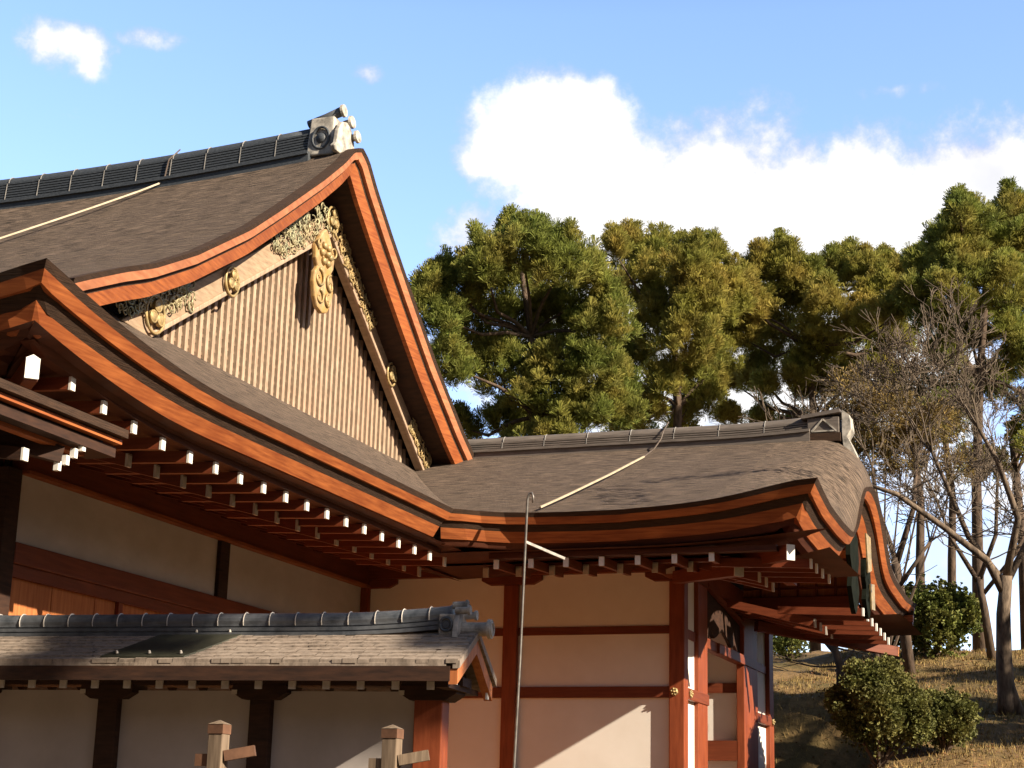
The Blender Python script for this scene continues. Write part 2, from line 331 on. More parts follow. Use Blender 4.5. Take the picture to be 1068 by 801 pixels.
# upper roof: both slopes, north of verge
def slope(sgn):
    mb = MB()
    ds = [0.0]+lin(.12, 8.73, 60)
    mb.grid(lambda x, d: (x, YR+sgn*d, ztop(x, YR+sgn*d)), lin(XV, -9.88, 6)+lin(-10.1, -26, 46), ds, uvf=lambda x, d: (x, d*1.25),
            flip=(sgn > 0), keep=lambda x, d: d < 6.05 or x < -9.86)
    return mb
HB(slope(-1), 'front_slope_roof', 'bark', smooth=True)
HB(slope(1), 'rear_slope_roof', 'bark', smooth=True)

def eave(path, sc=1.0):
    """path: list of (point on the top of the upper board, outward unit normal, down unit vector, scale) -> loops per layer"""
    L = {'bark_edge': [(.035, -.05), (.0, .0), (-.10, .0), (-.10, -.05)],
         'upper_fascia_board': [(0, 0), (-.046, .075), (-.10, .075), (-.10, 0)],
         'eave_layers': [(-.075, .075), (-.14, .15), (-.20, .15), (-.20, .075)],
         'lower_fascia_board': [(-.14, .15), (-.215, .268), (-.27, .268), (-.27, .15)],
         'eave_soffit_board': [(-.235, .268), (-.29, .33), (-.38, .33), (-.38, .268)]}
    out = {}
    for k, prof in L.items():
        ins = -min(a for a, b in prof)*1.35; mbx = MB(); mbx.loft([[p+n*(a*s)+d*(b*s) for a, b in prof] for p, n, d, s, *g_ in path if not g_ or g_[0] < 1e-6 or g_[0] > ins]); out[k] = mbx
    return out
EM = {'bark_edge': 'bark_cut', 'upper_fascia_board': 'vermilion', 'eave_layers': 'bark_cut', 'lower_fascia_board': 'vermilion', 'eave_soffit_board': 'soffit'}
Z0 = -.05
path = []
for x in lin(-26, -8.3, 50)+lin(-8.2, -7.42, 14):
    path.append((Vector((x, YF, P(-8.73)+upturn(x, YF)+Z0)), Vector((0, -1, 0)), Vector((0, 0, -1)), 1+.6*upturn(x, YF), XE-x))
path.append((Vector((XE, YF, P(-8.73)+upturn(XE, YF)+Z0)), Vector((1, -1, 0)), Vector((0, 0, -1)), 1.2, 0))
for y in lin(YF+.06, YF+.9, 14)+lin(YF+1, YI-.05, 56):
    path.append((Vector((XE, y, 5.22+upturn(XE, y)+Z0)), Vector((1, 0, 0)), Vector((0, 0, -1)), 1+.6*upturn(XE, y), y-YF))
for k, mbx in eave(path).items(): HB(mbx, k, EM[k])
# soffit sheets
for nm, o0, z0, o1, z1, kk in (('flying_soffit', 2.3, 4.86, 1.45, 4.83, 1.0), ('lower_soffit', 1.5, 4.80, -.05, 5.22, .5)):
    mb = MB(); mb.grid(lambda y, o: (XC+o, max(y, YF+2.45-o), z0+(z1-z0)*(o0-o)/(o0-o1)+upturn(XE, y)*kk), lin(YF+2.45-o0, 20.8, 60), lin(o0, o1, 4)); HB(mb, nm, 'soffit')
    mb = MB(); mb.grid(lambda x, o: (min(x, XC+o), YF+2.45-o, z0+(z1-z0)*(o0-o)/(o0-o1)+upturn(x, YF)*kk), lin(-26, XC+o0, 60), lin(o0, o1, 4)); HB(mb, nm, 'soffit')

# rafters with white tips
def rafter_mesh(name, length, w, h, rise, mat, tipmat):
    a = MB(); a.bar((0, 0, 0), (-length, 0, rise), w, h); me = a.build(name, mat)
    b = MB(); b.box(-.012, .012, -w/2-.002, w/2+.002, -h/2-.004, h/2+.004); tp = b.build('white_tip', tipmat, me)
    return me, tp
def place(proto, pos, rz, parent, origin, label=None):
    r, t = proto
    a = r.copy(); link(a); a.parent = parent; a.location = Vector(pos)-origin; a.rotation_euler = (0, 0, rz)
    b = t.copy(); link(b); b.parent = a
    return a
fr = rafter_mesh('flying_rafter', 1.15, .058, .10, .05, 'redwood_x', 'white')
lr = rafter_mesh('lower_rafter', 1.7, .066, .11, .42, 'redwood_x', 'white_old')
for k in range(18):
    y = 10.94+.457*k; place(fr, (XC+2.1, y, 4.725+1.2*upturn(XE, y)), 0, hall, HO)
for k in range(15):
    y = 12.66+.47*k; place(lr, (XC+1.55, y, 4.70+.45*upturn(XE, y)), 0, hall, HO)
for k in range(10):
    x = -9.2-.457*k; place(fr, (x, YF+.35, 4.76), -pi/2, hall, HO)
# supporting board between rafter tiers
mb = MB(); mb.box(XC+1.40, XC+1.52, 11.6, 19.5, 4.765, 4.80); HB(mb, 'rafter_rest_board', 'redwood_x')
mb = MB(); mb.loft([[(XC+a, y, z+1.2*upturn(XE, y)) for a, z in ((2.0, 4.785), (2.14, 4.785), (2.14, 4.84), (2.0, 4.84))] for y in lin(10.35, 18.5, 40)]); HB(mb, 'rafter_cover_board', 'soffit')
# hip rafter at the front corner
mb = MB(); mb.bar((-9.6, 12.3, 4.86), (-7.70, 10.40, 4.90), .10, .18); hr = HB(mb, 'hip_rafter', 'redwood_x')
mb = MB(); mb.bar((-7.70, 10.40, 4.90), (-7.68, 10.38, 4.90), .105, .16)
mb.prism([(-.0525, 0), (.0525, 0), (0, .03)], (-7.70, 10.40, 4.98), (.7071, .7071, 0), (0, 0, 1), (.014, -.014, 0)); HB(mb, 'white_tip', 'white', hr)

# hall wall on the +X side
mb = MB(); mb.box(XC-.12, XC+.10, 13.2, 20.97, 4.80, 5.12); HB(mb, 'wall_plate_beam', 'redwood_x', bevel=.01)
mb = MB(); mb.box(XC+.02, XC+.13, 13.2, 20.97, 4.765, 4.80); HB(mb, 'plate_moulding', 'vermilion')
for y0, y1 in ((13.22, 16.99), (17.21, 20.88)):
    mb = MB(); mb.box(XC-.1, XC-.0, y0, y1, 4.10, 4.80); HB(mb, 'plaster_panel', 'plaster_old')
mb = MB(); mb.box(XC-.06, XC+.06, 13.2, 20.97, 3.92, 4.12); HB(mb, 'lintel_beam', 'redwood_x', bevel=.01)
for y in (13.1, 17.1):
    mb = MB(); mb.box(XC-.11, XC+.05, y-.11, y+.11, 0, 4.80); HB(mb, 'post', 'darkwood', bevel=.01)
mb = MB(); mb.box(XC-.11, XC+.09, 20.88, 21.08, 0, 4.83); HB(mb, 'post', 'redwood', bevel=.01)
for y0, y1 in ((13.21, 15.05), (15.13, 16.99), (17.21, 20.88)):
    p = MB()
    n = int((y1-y0)/.34)
    for i in range(n):
        a = y0+(y1-y0)*i/n; b = y0+(y1-y0)*(i+1)/n-.006
        p.box(XC-.07-.004*(i % 2), XC-.02-.004*(i % 2), a, b, .6, 3.92)
    HB(p, 'plank_panel', 'plank')
mb = MB(); mb.box(XC-.08, XC+.02, 15.05, 15.13, .6, 3.92); HB(mb, 'panel_stile', 'redwood')
mb = MB(); mb.box(XC-.02, XC+.03, 13.21, 16.99, 3.80, 3.915); HB(mb, 'sliding_rail', 'redwood_x')
mb = MB(); mb.box(XC-.10, XC-.075, 13.2, 21, 0, 4.9); mb.box(-26, XC-.1, 13.02, 13.1, 4.1, 4.9)
HB(mb, 'wall_core', 'darkwood')
mb = MB(); mb.box(-26, XC-.11, 13.04, 13.12, 0, 4.1); HB(mb, 'front_wall', 'plank')
mb = MB(); mb.box(-26, XC-.11, 13.0, 13.13, 4.1, 4.3); mb.box(-26, XC-.11, 12.98, 13.13, 4.78, 5.0); HB(mb, 'front_beam', 'redwood_x')
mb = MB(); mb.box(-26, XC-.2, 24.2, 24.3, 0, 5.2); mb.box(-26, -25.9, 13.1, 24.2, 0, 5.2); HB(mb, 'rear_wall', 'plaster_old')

# gable: verge boards
def verge_path():
    pts = []
    ds = lin(-5.95, -.5, 44)+lin(-.42, .42, 13)+lin(.5, 5.6, 40)
    for d in ds:
        e = .02; t = Vector((0, 2*e, P(d+e)-P(d-e))).normalized()
        dn = Vector((0, t.z, -t.y))
        pts.append((Vector((XV, YR+d, P(d)-.0)), Vector((1, 0, 0)), dn, 1.0))
    return pts
vp = verge_path()
def vl(prof, name, mat, pp=None):
    mbx = MB(); mbx.loft([[p+n*a+d*b for a, b in prof] for p, n, d, s in (pp or vp)]); return HB(mbx, name, mat)
vl([(.03, -.045), (.0, .01), (-.12, .01), (-.12, -.045)], 'verge_bark', 'bark_cut')
vl([(.005, .01), (-.03, .10), (-.12, .10), (-.12, .01)], 'upper_bargeboard', 'verge_wood')
vl([(-.08, .10), (-.09, .145), (-.20, .145), (-.20, .10)], 'verge_shadow_layer', 'bark_cut')
vl([(-.085, .145), (-.14, .29), (-.20, .29), (-.20, .145)], 'lower_bargeboard', 'vermilion')
vl([(-.18, .24), (-.74, .24), (-.74, .20), (-.18, .20)], 'verge_soffit', 'darkwood')
# gable wall
XG = -9.82
poly = [(d, P(d)-.12) for d in lin(-5.7, 5.6, 60)]+[(5.6, 6.3), (-5.7, 6.3)]
mb = MB(); mb.prism([(a, b) for a, b in poly], (XG-.12, YR, 0), (0, 1, 0), (0, 0, 1), (.06, 0, 0)); HB(mb, 'gable_wall', 'slat_back')
# lattice slats
mb = MB()
def tri_top(y):
    return 6.60+min((y-14.9)*.645, (22.55-y)*.735) if 14.9 < y < 22.55 else 0
y = 14.98
while y < 22.5:
    zt = min(tri_top(y)+.10, 9.25)
    if zt > 6.6: mb.box(XG-.05, XG+.0, y-.033, y+.033, 6.45, zt)
    y += .147
HB(mb, 'lattice_slats', 'slat')
mb = MB(); z = 6.62
while z < 9.1:
    y0 = 14.9+(z-6.6)/.645; y1 = 22.55-(z-6.6)/.735
    if y1 > y0: mb.box(XG-.058, XG-.035, y0-.1, y1+.1, z-.02, z+.02)
    z += .105
HB(mb, 'lattice_rails', 'lattice_rail')
# frame boards along the triangle (lower edge line, upper edge line), plane XF
XF = -9.62
A0, A1 = Vector((XF, 14.40, 6.62)), Vector((XF, 14.94, 6.58)); T0, T1 = Vector((XF, 19.02, 9.46)), Vector((XF, 19.02, 9.12))
B0, B1 = Vector((XF, 22.92, 6.6)), Vector((XF, 22.45, 6.60))
def slab(ps, name, mat, t=.1, par=None):
    q = [p-Vector((t, 0, 0)) for p in ps]; n = len(ps)
    mbx = MB(); mbx.add(ps+q, [tuple(range(n)), tuple(range(2*n-1, n-1, -1))]+[(k, k+n, (k+1) % n+n, (k+1) % n) for k in range(n)])
    return HB(mbx, name, mat, par, bevel=.012)
fbl = slab([A0, A1, T1, T0], 'gable_frame_board', 'oldboard')
fbr = slab([T0, T1, B1, B0], 'gable_frame_board', 'oldboard')
def strip(p, q, w, off, name, mat, par):
    d = (q-p).normalized(); n = Vector((0, -d.z, d.y))
    if n.z < 0: n = -n
    a = [p+Vector((off, 0, 0)), q+Vector((off, 0, 0)), q+n*w+Vector((off, 0, 0)), p+n*w+Vector((off, 0, 0))]
    return slab(a, name, mat, .06, par)
strip(A1, T1, .055, .03, 'frame_bead', 'slat', fbl); strip(T1, B1, .055, .031, 'frame_bead', 'slat', fbr)
# gilded scrollwork
def spiral(mbx, c, r, turns, a0, sgn, th, X):
    pts = []; rs = []
    for i in range(22):
        t = i/21; rr = r*(1-.85*t); a = a0+sgn*turns*2*pi*t
        pts.append((X+.012*sin(t*6), c[0]+rr*cos(a), c[1]+rr*sin(a))); rs.append(th*(1-.4*t))
    mbx.tube(pts, rs, 5)
def scrolls(p, q, w, n, seed, name, par, X, mat='verdigris', taper=0.0):
    rnd = random.Random(seed); mbx = MB(); p, q = Vector(p), Vector(q); d = (q-p); nn = Vector((0, -d.z, d.y)).normalized()
    if nn.z < 0: nn = -nn
    for i in range(n):
        t = rnd.random(); s = rnd.uniform(.08, .92); ww = w*(1-taper*t)
        c = p+d*t+nn*(ww*s)
        spiral(mbx, (c.y, c.z), rnd.uniform(.042, .075), rnd.uniform(.8, 1.5), rnd.uniform(0, 6.3), rnd.choice((-1, 1)), rnd.uniform(.008, .013), X)
        if rnd.random() < .6:
            a = rnd.uniform(0, 6.3); e = Vector((0, cos(a), sin(a)))*.07; g2 = Vector((0, -sin(a), cos(a)))*.02
            c2 = c+Vector((X-XF+.01, 0, 0)); mbx.add([c2-e, c2-g2+Vector((.012, 0, 0)), c2+e, c2+g2+Vector((.012, 0, 0))], [(0, 1, 2, 3)])
    return HB(mbx, name, mat, par, smooth=True)
XS = XF+.035
scrolls((0, 14.3, 6.60), (0, 15.75, 7.12), .50, 165, 3, 'scroll_ornament', fbl, XS)
scrolls((0, 17.55, 8.30), (0, 19.0, 9.2), .42, 120, 5, 'scroll_ornament', fbl, XS)
scrolls((0, 19.02, 9.15), (0, 20.35, 8.17), .34, 120, 7, 'scroll_ornament', fbr, XS, 'gold')
scrolls((0, 21.75, 7.15), (0, 22.45, 6.68), .32, 60, 9, 'scroll_ornament', fbr, XS, 'gold')
def medallion(y, z, r, par, name='crest_medallion'):
    mbx = MB(); X = XS+.01
    pts = [(X, y+r*cos(a), z+r*1.15*sin(a)) for a in lin(0, 2*pi, 25)]; mbx.tube(pts, [.017]*25, 6, False)
    for a in (pi/2, pi/2+2*pi/3, pi/2+4*pi/3):
        c = Vector((X, y+.46*r*cos(a), z+.5*r*sin(a)))
        mbx.cyl(c, c+Vector((.035, 0, 0)), r*.42, r*.30, 14)
        mbx.tube([(X+.03, c.y+r*.36*cos(b), c.z+r*.36*sin(b)) for b in lin(0, 2*pi, 13)], [.011]*13, 5, False)
    return HB(mbx, name, 'gold', par, smooth=True)
medallion(16.5, 7.70, .15, fbl); medallion(14.95, 6.84, .18, fbl); medallion(21.05, 7.78, .14, fbr); medallion(18.98, 9.34, .15, fbl)
# gable pendant (hanging ornament below the apex)
gp = MB()
out = [(0, -.98), (.16, -.93), (.27, -.78), (.33, -.55), (.31, -.38), (.22, -.28), (.30, -.16), (.32, .05), (.20, .22), (.10, .34), (0, .42),
       (-.10, .34), (-.20, .22), (-.32, .05), (-.30, -.16), (-.22, -.28), (-.31, -.38), (-.33, -.55), (-.27, -.78), (-.16, -.93)]
gp.prism([(a*.86, b*.82) for a, b in out], (XF+.03, 18.72, 8.78), (0, 1, 0), (0, 0, 1), (.07, 0, 0)); pend = HB(gp, 'gable_pendant', 'pendant_wood', bevel=.02)
gp = MB()
for a in lin(0, 2*pi, 7)[:-1]:
    c = Vector((XF+.10, 18.72+.12*cos(a), 8.76+.12*sin(a))); gp.cyl(c, c+Vector((.045, 0, 0)), .06, .035, 10)
gp.cyl((XF+.10, 18.72, 8.76), (XF+.17, 18.72, 8.76), .05, .03, 12)
for s in (-1, 1):
    spiral(gp, (18.72+s*.16, 8.40), .13, 1.2, pi/2, s, .02, XF+.11); spiral(gp, (18.72+s*.12, 8.16), .10, 1.1, pi/2, s, .018, XF+.11)
    spiral(gp, (18.72+s*.2, 8.86), .08, 1.1, -pi/2, s, .015, XF+.11)
HB(gp, 'pendant_flower', 'gold', pend, smooth=True)

# main ridge
def sag0(x): return sag(x, 0)
def ridge(parent, origin, Y, x0, x1, zf, hgt, wid, courses, mat, capmat, jointstep, name):
    xs_ = lin(x0, x1, 30)
    rd = MB(); mbw = lambda w, za, zb: rd.loft([[(x, Y-w, zf(x)+za), (x, Y+w, zf(x)+za), (x, Y+w, zf(x)+zb), (x, Y-w, zf(x)+zb)] for x in xs_])
    mbw(wid+.09, -.12, .03); mbw(wid+.12, .03, .07)
    ch = (hgt-.07)/courses
    for i in range(courses):
        w = wid*(1-.18*i/courses); za = .07+i*ch
        mbw(w+.022, za, za+ch*.62); mbw(w-.012, za+ch*.62, za+ch)
    rd.v = [tuple(Vector(p)-origin) for p in rd.v]; r = rd.build(name, mat, parent)
    cp = MB(); cp.tube([(x, Y, zf(x)+hgt-.01) for x in xs_], [wid*.78]*30, 14); cp.v = [tuple(Vector(p)-origin) for p in cp.v]
    cp.build('ridge_cap', capmat, r, smooth=True)
    jt = MB(); n = int(abs(x1-x0)/jointstep)
    for i in range(1, n):
        x = x1+(x0-x1)*i/n
        for s in (-1, 1): jt.bar((x, Y+s*(wid+.028), zf(x)+.07), (x, Y+s*(wid*.8+.03), zf(x)+hgt-.02), .009, .009, (1, 0, 0))
        jt.tube([(x, Y+(wid*.80)*cos(a), zf(x)+hgt-.01+(wid*.80)*sin(a)) for a in lin(0, pi, 9)], [.008]*9, 4)
    jt.v = [tuple(Vector(p)-origin) for p in jt.v]; jt.build('ridge_ties', 'mortar', r)
    return r
rz_ = lambda x: 10.13+sag0(x)-.03
ridge(hall, HO, YR, -26, -9.72, rz_, .38, .16, 8, 'tile_dark', 'tile_dark', .52, 'main_ridge')
# main ridge end ornament
oe = MB(); oe.add([(-9.78, YR-.2, 10.08), (-9.38, YR-.2, 10.06), (-9.38, YR+.2, 10.06), (-9.78, YR+.2, 10.08),
                   (-9.76, YR-.15, 10.62), (-9.42, YR-.15, 10.62), (-9.42, YR+.15, 10.62), (-9.76, YR+.15, 10.62)],
                  [(0,3,2,1),(4,5,6,7),(0,1,5,4),(1,2,6,5),(2,3,7,6),(3,0,4,7)])
orn = HB(oe, 'ridge_end_block', 'tile_pale', bevel=.02)
oe = MB(); oe.prism([(-.30, 0), (-.34, .06), (-.27, .12), (-.24, .3), (-.13, .46), (0, .5), (.13, .46), (.24, .3), (.27, .12), (.34, .06), (.30, 0)], (-9.37, YR, 10.07), (0, 1, 0), (0, 0, 1), (.07, 0, 0))
HB(oe, 'ridge_end_face', 'tile_pale', orn, bevel=.015)
oe = MB(); oe.tube([(-9.58+.12*cos(a), YR-.19, 10.31+.15*sin(a)) for a in lin(0, 2*pi, 21)], [.018]*21, 6, False); oe.cyl((-9.58, YR-.21, 10.31), (-9.58, YR-.17, 10.31), .06, .08, 16)
HB(oe, 'side_roundel', 'tile_dark', orn, smooth=True)
oe = MB(); oe.tube([(-9.86, YR, 10.60), (-9.6, YR, 10.67), (-9.38, YR, 10.74)], [.06, .06, .065], 12); HB(oe, 'top_roll_tile', 'tile', orn, smooth=True)
for dy, x, z in ((-.0, -9.38, 10.74), (.12, -9.31, 10.62), (.2, -9.26, 10.44)):
    oe = MB(); oe.cyl((x-.10, YR+dy, z-.02), (x, YR+dy, z), .05, .05, 14); oe.cyl((x, YR+dy, z), (x+.035, YR+dy, z+.003), .088, .084, 18)
    HB(oe, 'round_end_tile', 'tile_pale', orn, smooth=False)

# ------------------------------------------------------------------ entrance wing
wing = thing('entrance_wing', 'lower entrance wing with white plaster walls, red timber frame and curved gable eave', 'palace building', (-7, 23, 0))
WO = Vector((-7, 23, 0))
def WB(mbx, name, mat, parent=None, **k):
    mbx.v = [tuple(Vector(p)-WO) for p in mbx.v]
    return mbx.build(name, mat, parent or wing, **k)
YE, XR, YB, YW = 18.55, -3.25, 27.3, 21.0
RY = 23.2
WD = [YE, 19.5, 21, 22.3, RY, 24.5, 26, YB]; WZ = [5.24, 5.56, 6.12, 6.66, 7.06, 6.5, 5.85, 5.3]
def wedge(y):      # height of the +X eave line (level, swelling into the curved gable)
    ys_ = [YE, 18.9, 19.4, 20.3, 20.9, 21.25, 21.5, 21.75, 22.0, 22.3, 22.7, 23.1, 23.45, 23.75, 24.0, 24.2, 24.45, 24.9, 25.5, 26.2, YB]
    zs_ = [5.50, 5.42, 5.34, 5.30, 5.30, 5.34, 5.46, 5.68, 5.92, 6.12, 6.22, 6.20, 6.10, 5.92, 5.68, 5.48, 5.36, 5.28, 5.24, 5.20, 5.24]
    return sum(interp(y+o, ys_, zs_)*w for o, w in ((-.16, 1), (-.08, 2), (0, 3), (.08, 2), (.16, 1)))/9
def wup(x): t = min(1, max(0, (x+5.6)/2.35)); return .26*t*t
def zwing(x, y):
    zm = interp(y, WD, WZ)
    if y < 20.5: zm += wup(x)*(20.5-y)/1.95
    e = wedge(y); w = 1.15 if abs(y-22.6) > 1.2 else .8
    w = 1.25-.55*math.exp(-((y-22.8)/1.3)**2)
    t = min(1, max(0, (XR-x)/w)); g_ = sqrt(max(0, 1-(1-t)**2.0))**1.15
    return e+(zm-e)*g_
# right end parameterised so strands run down the slope
us = [1-(1-k/16)**1.0 for k in range(17)]
xsr = [XR-(.0+1.3*(k/22)**1.6) for k in range(23)]
mb = MB(); mb.grid(lambda x, y: (x, y, zwing(x, y)), xsr, lin(YE, YB, 110), uvf=lambda x, y: (y, (XR-x)*2.2)); WB(mb, 'gable_end_roof', 'bark_strand', smooth=True)
mb = MB(); mb.grid(lambda x, y: (x, y, zwing(x, y)), [xsr[-1]]+lin(-4.7, -10.4, 40), lin(YE, YB, 80), uvf=lambda x, y: (x, y*1.2)); WB(mb, 'main_slope_roof', 'bark', smooth=True)
# eave loft
path = []
path.append((Vector((XE-.12, YI-.10, 5.175)), Vector((.3, -1, 0)).normalized(), Vector((0, 0, -1)), 1.0))
for x, y in ((-7.28, YI+.06), (-7.1, 18.28), (-6.85, 18.42), (-6.5, 18.5), (-6.0, YE), (-5.5, YE)):
    path.append((Vector((x, y, 5.18)), Vector((0, -1, 0)), Vector((0, 0, -1)), 1.0))
for x in lin(-5.3, -3.31, 30): path.append((Vector((x, YE, zwing(x, YE)-.05)), Vector((0, -1, 0)), Vector((0, 0, -1)), 1+.8*wup(x), XR-x))
path.append((Vector((XR, YE, wedge(YE)-.05)), Vector((1, -1, 0)), Vector((0, 0, -1)), 1.2, 0))
ysl = lin(YE+.06, 20.9, 34)+lin(20.96, 24.6, 90)+lin(24.7, YB, 24)
for i, y in enumerate(ysl):
    e = .03; t = Vector((0, 2*e, wedge(y+e)-wedge(y-e))).normalized(); dn = Vector((0, t.z, -t.y))
    k = math.exp(-((y-22.9)/1.6)**2)
    path.append((Vector((XR, y, wedge(y)-.05)), Vector((1, 0, 0)), dn, 1.12+.12*k, y-YE))
for k, mbx in eave(path).items(): WB(mbx, k, EM[k])
# far return of the eave
path = [(Vector((x, YB, 5.2)), Vector((0, 1, 0)), Vector((0, 0, -1)), 1.0) for x in lin(XR, -9, 4)]
for k, mbx in eave(path).items(): WB(mbx, k, EM[k])
# filler between bark top edge and inner corner
mb = MB(); mb.grid(lambda x, t: (x, YI+(YE-YI)*t, 5.225+.02*t), lin(XE-.3, -5.6, 12), [0, .5, 1], keep=lambda x, t: True)
# soffits, front side
for nm, o0, z0, o1, z1 in (('flying_soffit', 2.25, 4.84, 1.45, 4.83), ('lower_soffit', 1.5, 4.80, 0, 5.3)):
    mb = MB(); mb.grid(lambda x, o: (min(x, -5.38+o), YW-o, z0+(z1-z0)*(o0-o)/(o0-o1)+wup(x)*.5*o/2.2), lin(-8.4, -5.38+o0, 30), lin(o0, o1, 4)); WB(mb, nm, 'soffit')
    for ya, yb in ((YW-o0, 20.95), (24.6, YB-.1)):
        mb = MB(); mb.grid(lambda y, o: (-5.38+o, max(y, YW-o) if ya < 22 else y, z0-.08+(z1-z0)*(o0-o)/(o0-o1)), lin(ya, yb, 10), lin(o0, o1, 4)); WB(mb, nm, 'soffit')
for k in range(7):
    x = -7.12+.4366*k; z = 4.705+.25*wup(x)
    place(fr, (x, YW-2.1, z), -pi/2, wing, WO)
for k in range(7):
    x = -7.46+.4283*k; place(lr, (x, YW-1.55, 4.70), -pi/2, wing, WO)
for k, y in enumerate((19.25, 19.6, 20.0, 20.45, 23.1, 23.5, 23.9, 24.3, 24.7, 25.1, 25.5)):
    place(fr, (-5.38+1.95, y, 4.66 if y < 21 else 4.60-(y-23.1)*.05), 0, wing, WO)
for y in (19.75, 20.15, 20.55, 23.4, 23.85, 24.3, 24.75): place(lr, (-5.38+1.25, y, 4.60 if y < 21 else 4.5), 0, wing, WO)
mb = MB(); mb.box(-7.3, -4.3, YW-1.52, YW-1.40, 4.765, 4.80); mb.box(-4.08, -3.96, 19.4, 21.2, 4.70, 4.74); WB(mb, 'rafter_rest_board', 'redwood_x')
mb = MB(); mb.box(-7.2, -3.75, YW-2.14, YW-2.0, 4.768, 4.83); WB(mb, 'rafter_cover_board', 'soffit')
def hip(p0, p1, w, h, tipmat):
    p0, p1 = Vector(p0), Vector(p1); d = (p1-p0).normalized()
    a = MB(); a.bar(p0, p1, w, h); o = WB(a, 'hip_rafter', 'redwood_x')
    a = MB(); a.bar(p1, p1+d*.015, w+.006, h+.006); WB(a, 'white_tip', tipmat, o)
hip((-5.3, 20.6, 4.8), (-3.60, 18.90, 4.74), .10, .17, 'white')
hip((-5.3, 20.4, 4.72), (-4.30, 19.40, 4.64), .12, .15, 'white_old')
hip((-5.2, 24.6, 4.62), (-3.42, 26.2, 4.40), .12, .14, 'plank')

# front wall
mb = MB(); mb.box(-9.72, -5.38, YW-.11, YW+.11, 4.88, 5.15); WB(mb, 'wall_plate_beam', 'redwood_x', bevel=.01)
for x, w in ((-9.72, 0), (-7.66, 1), (-5.43, 1)):
    b = MB(); x0 = x-(.42 if w else .0); x1 = x+.42
    n = 8
    pr_ = [(x0-x, .0), (x0-x, -.06), (x0-x+.12 if w else x0-x, -.12), (x1-x-.12, -.12), (x1-x, -.06), (x1-x, 0)]
    if x > -6: pr_ = [(-.42, 0), (-.42, -.06), (-.30, -.12), (.12, -.12), (.12, 0)]
    b.prism(pr_, (x, YW-.09, 4.88), (1, 0, 0), (0, 0, 1), (0, .16, 0)); WB(b, 'bracket_arm', 'redwood_x', bevel=.008)
for x0, x1 in ((-9.72, -7.76), (-7.56, -5.53)):
    for z0, z1 in ((4.20, 4.88), (3.44, 4.10), (.9, 3.30)):
        b = MB(); b.box(x0, x1, YW-.03, YW+.03, z0, z1); WB(b, 'plaster_panel', 'plaster')
    b = MB(); b.box(x0, x1, YW-.05, YW+.05, 4.10, 4.20); WB(b, 'tie_rail', 'redwood_x')
    b = MB(); b.box(x0, x1-.0, YW-.075, YW+.05, 3.30, 3.44); WB(b, 'nageshi_beam', 'redwood_x', bevel=.006)
    b = MB(); b.box(x0, x1, YW-.07, YW+.05, .7, .9); WB(b, 'sill_beam', 'redwood_x')
for x in (-7.66, -5.43):
    b = MB(); b.box(x-.10, x+.10, YW-.10, YW+.10, .1, 4.76); WB(b, 'post', 'redwood', bevel=.012)
b = MB(); b.box(-9.80, -9.70, YW-.09, YW+.1, .1, 4.84); WB(b, 'post', 'redwood', bevel=.01)
b = MB(); b.box(-5.52, -5.33, 20.42, 20.88, 4.78, 4.98); bk = WB(b, 'beam_end', 'redwood_x')
b = MB(); b.box(-5.525, -5.325, 20.405, 20.418, 4.775, 4.985); WB(b, 'painted_tip', 'white_old', bk)
b = MB(); b.box(-5.33, -5.12, 20.92, 21.08, 4.86, 5.06); bk = WB(b, 'beam_end', 'redwood_x')
b = MB(); b.box(-5.118, -5.105, 20.91, 21.09, 4.855, 5.065); WB(b, 'painted_tip', 'white_old', bk)
# side (+X) wall
XSW = -5.38
b = MB(); b.box(XSW-.08, XSW+.02, 21.1, 26.55, 4.86, 5.12); WB(b, 'wall_plate_beam', 'redwood_x')
for z0, z1 in ((4.20, 4.86), (3.44, 4.08), (.9, 3.30)):
    b = MB(); b.box(XSW-.10, XSW-.04, 21.1, 21.76, z0, z1); WB(b, 'plaster_panel', 'plaster')
    b = MB(); b.box(XSW-.10, XSW-.04, 25.42, 26.25, z0, z1); WB(b, 'plaster_panel', 'plaster')
for y0, y1 in ((21.1, 21.76), (25.42, 26.25)):
    b = MB(); b.box(XSW-.09, XSW-.02, y0, y1, 4.08, 4.20); WB(b, 'tie_rail', 'redwood')
for y0, y1 in ((21.06, 22.28), (25.3, 26.5)):
    b = MB(); b.box(XSW-.06, XSW+.035, y0, y1, 3.30, 3.44); WB(b, 'nageshi_beam', 'redwood_x', bevel=.006)
for y0, y1 in ((21.76, 22.26), (24.5, 25.42)):
    b = MB(); b.box(XSW-.10, XSW+.02, y0, y1, .1, 4.86); WB(b, 'door_jamb', 'redwood', bevel=.012)
b = MB(); b.box(XSW-.16, XSW+.03, 26.25, 26.55, .1, 4.86); WB(b, 'post', 'redwood', bevel=.012)
b = MB(); b.box(XSW-.12, XSW+.0, 22.26, 24.5, 4.06, 4.20); b.box(XSW-.02, XSW+.035, 22.9, 25.3, 4.05, 4.19); WB(b, 'door_lintel', 'redwood_x', bevel=.01)
tr = [(0, .8), (2.24, .8), (2.24, 0), (2.1, .0), (1.9, .1), (1.7, .04), (1.5, .12), (1.1, .24), (.8, .10), (.62, .05), (.5, .14), (.3, .0), (0, 0)]
b = MB(); b.prism(tr, (XSW-.09, 22.26, 4.20), (0, 1, 0), (0, 0, 1), (.05, 0, 0)); WB(b, 'carved_transom', 'darkwood')
b = MB(); b.bar((XSW+.0, 22.3, 4.90), (XSW+.0, 24.6, 4.62), .06, .06); WB(b, 'transom_brace', 'redwood_x')
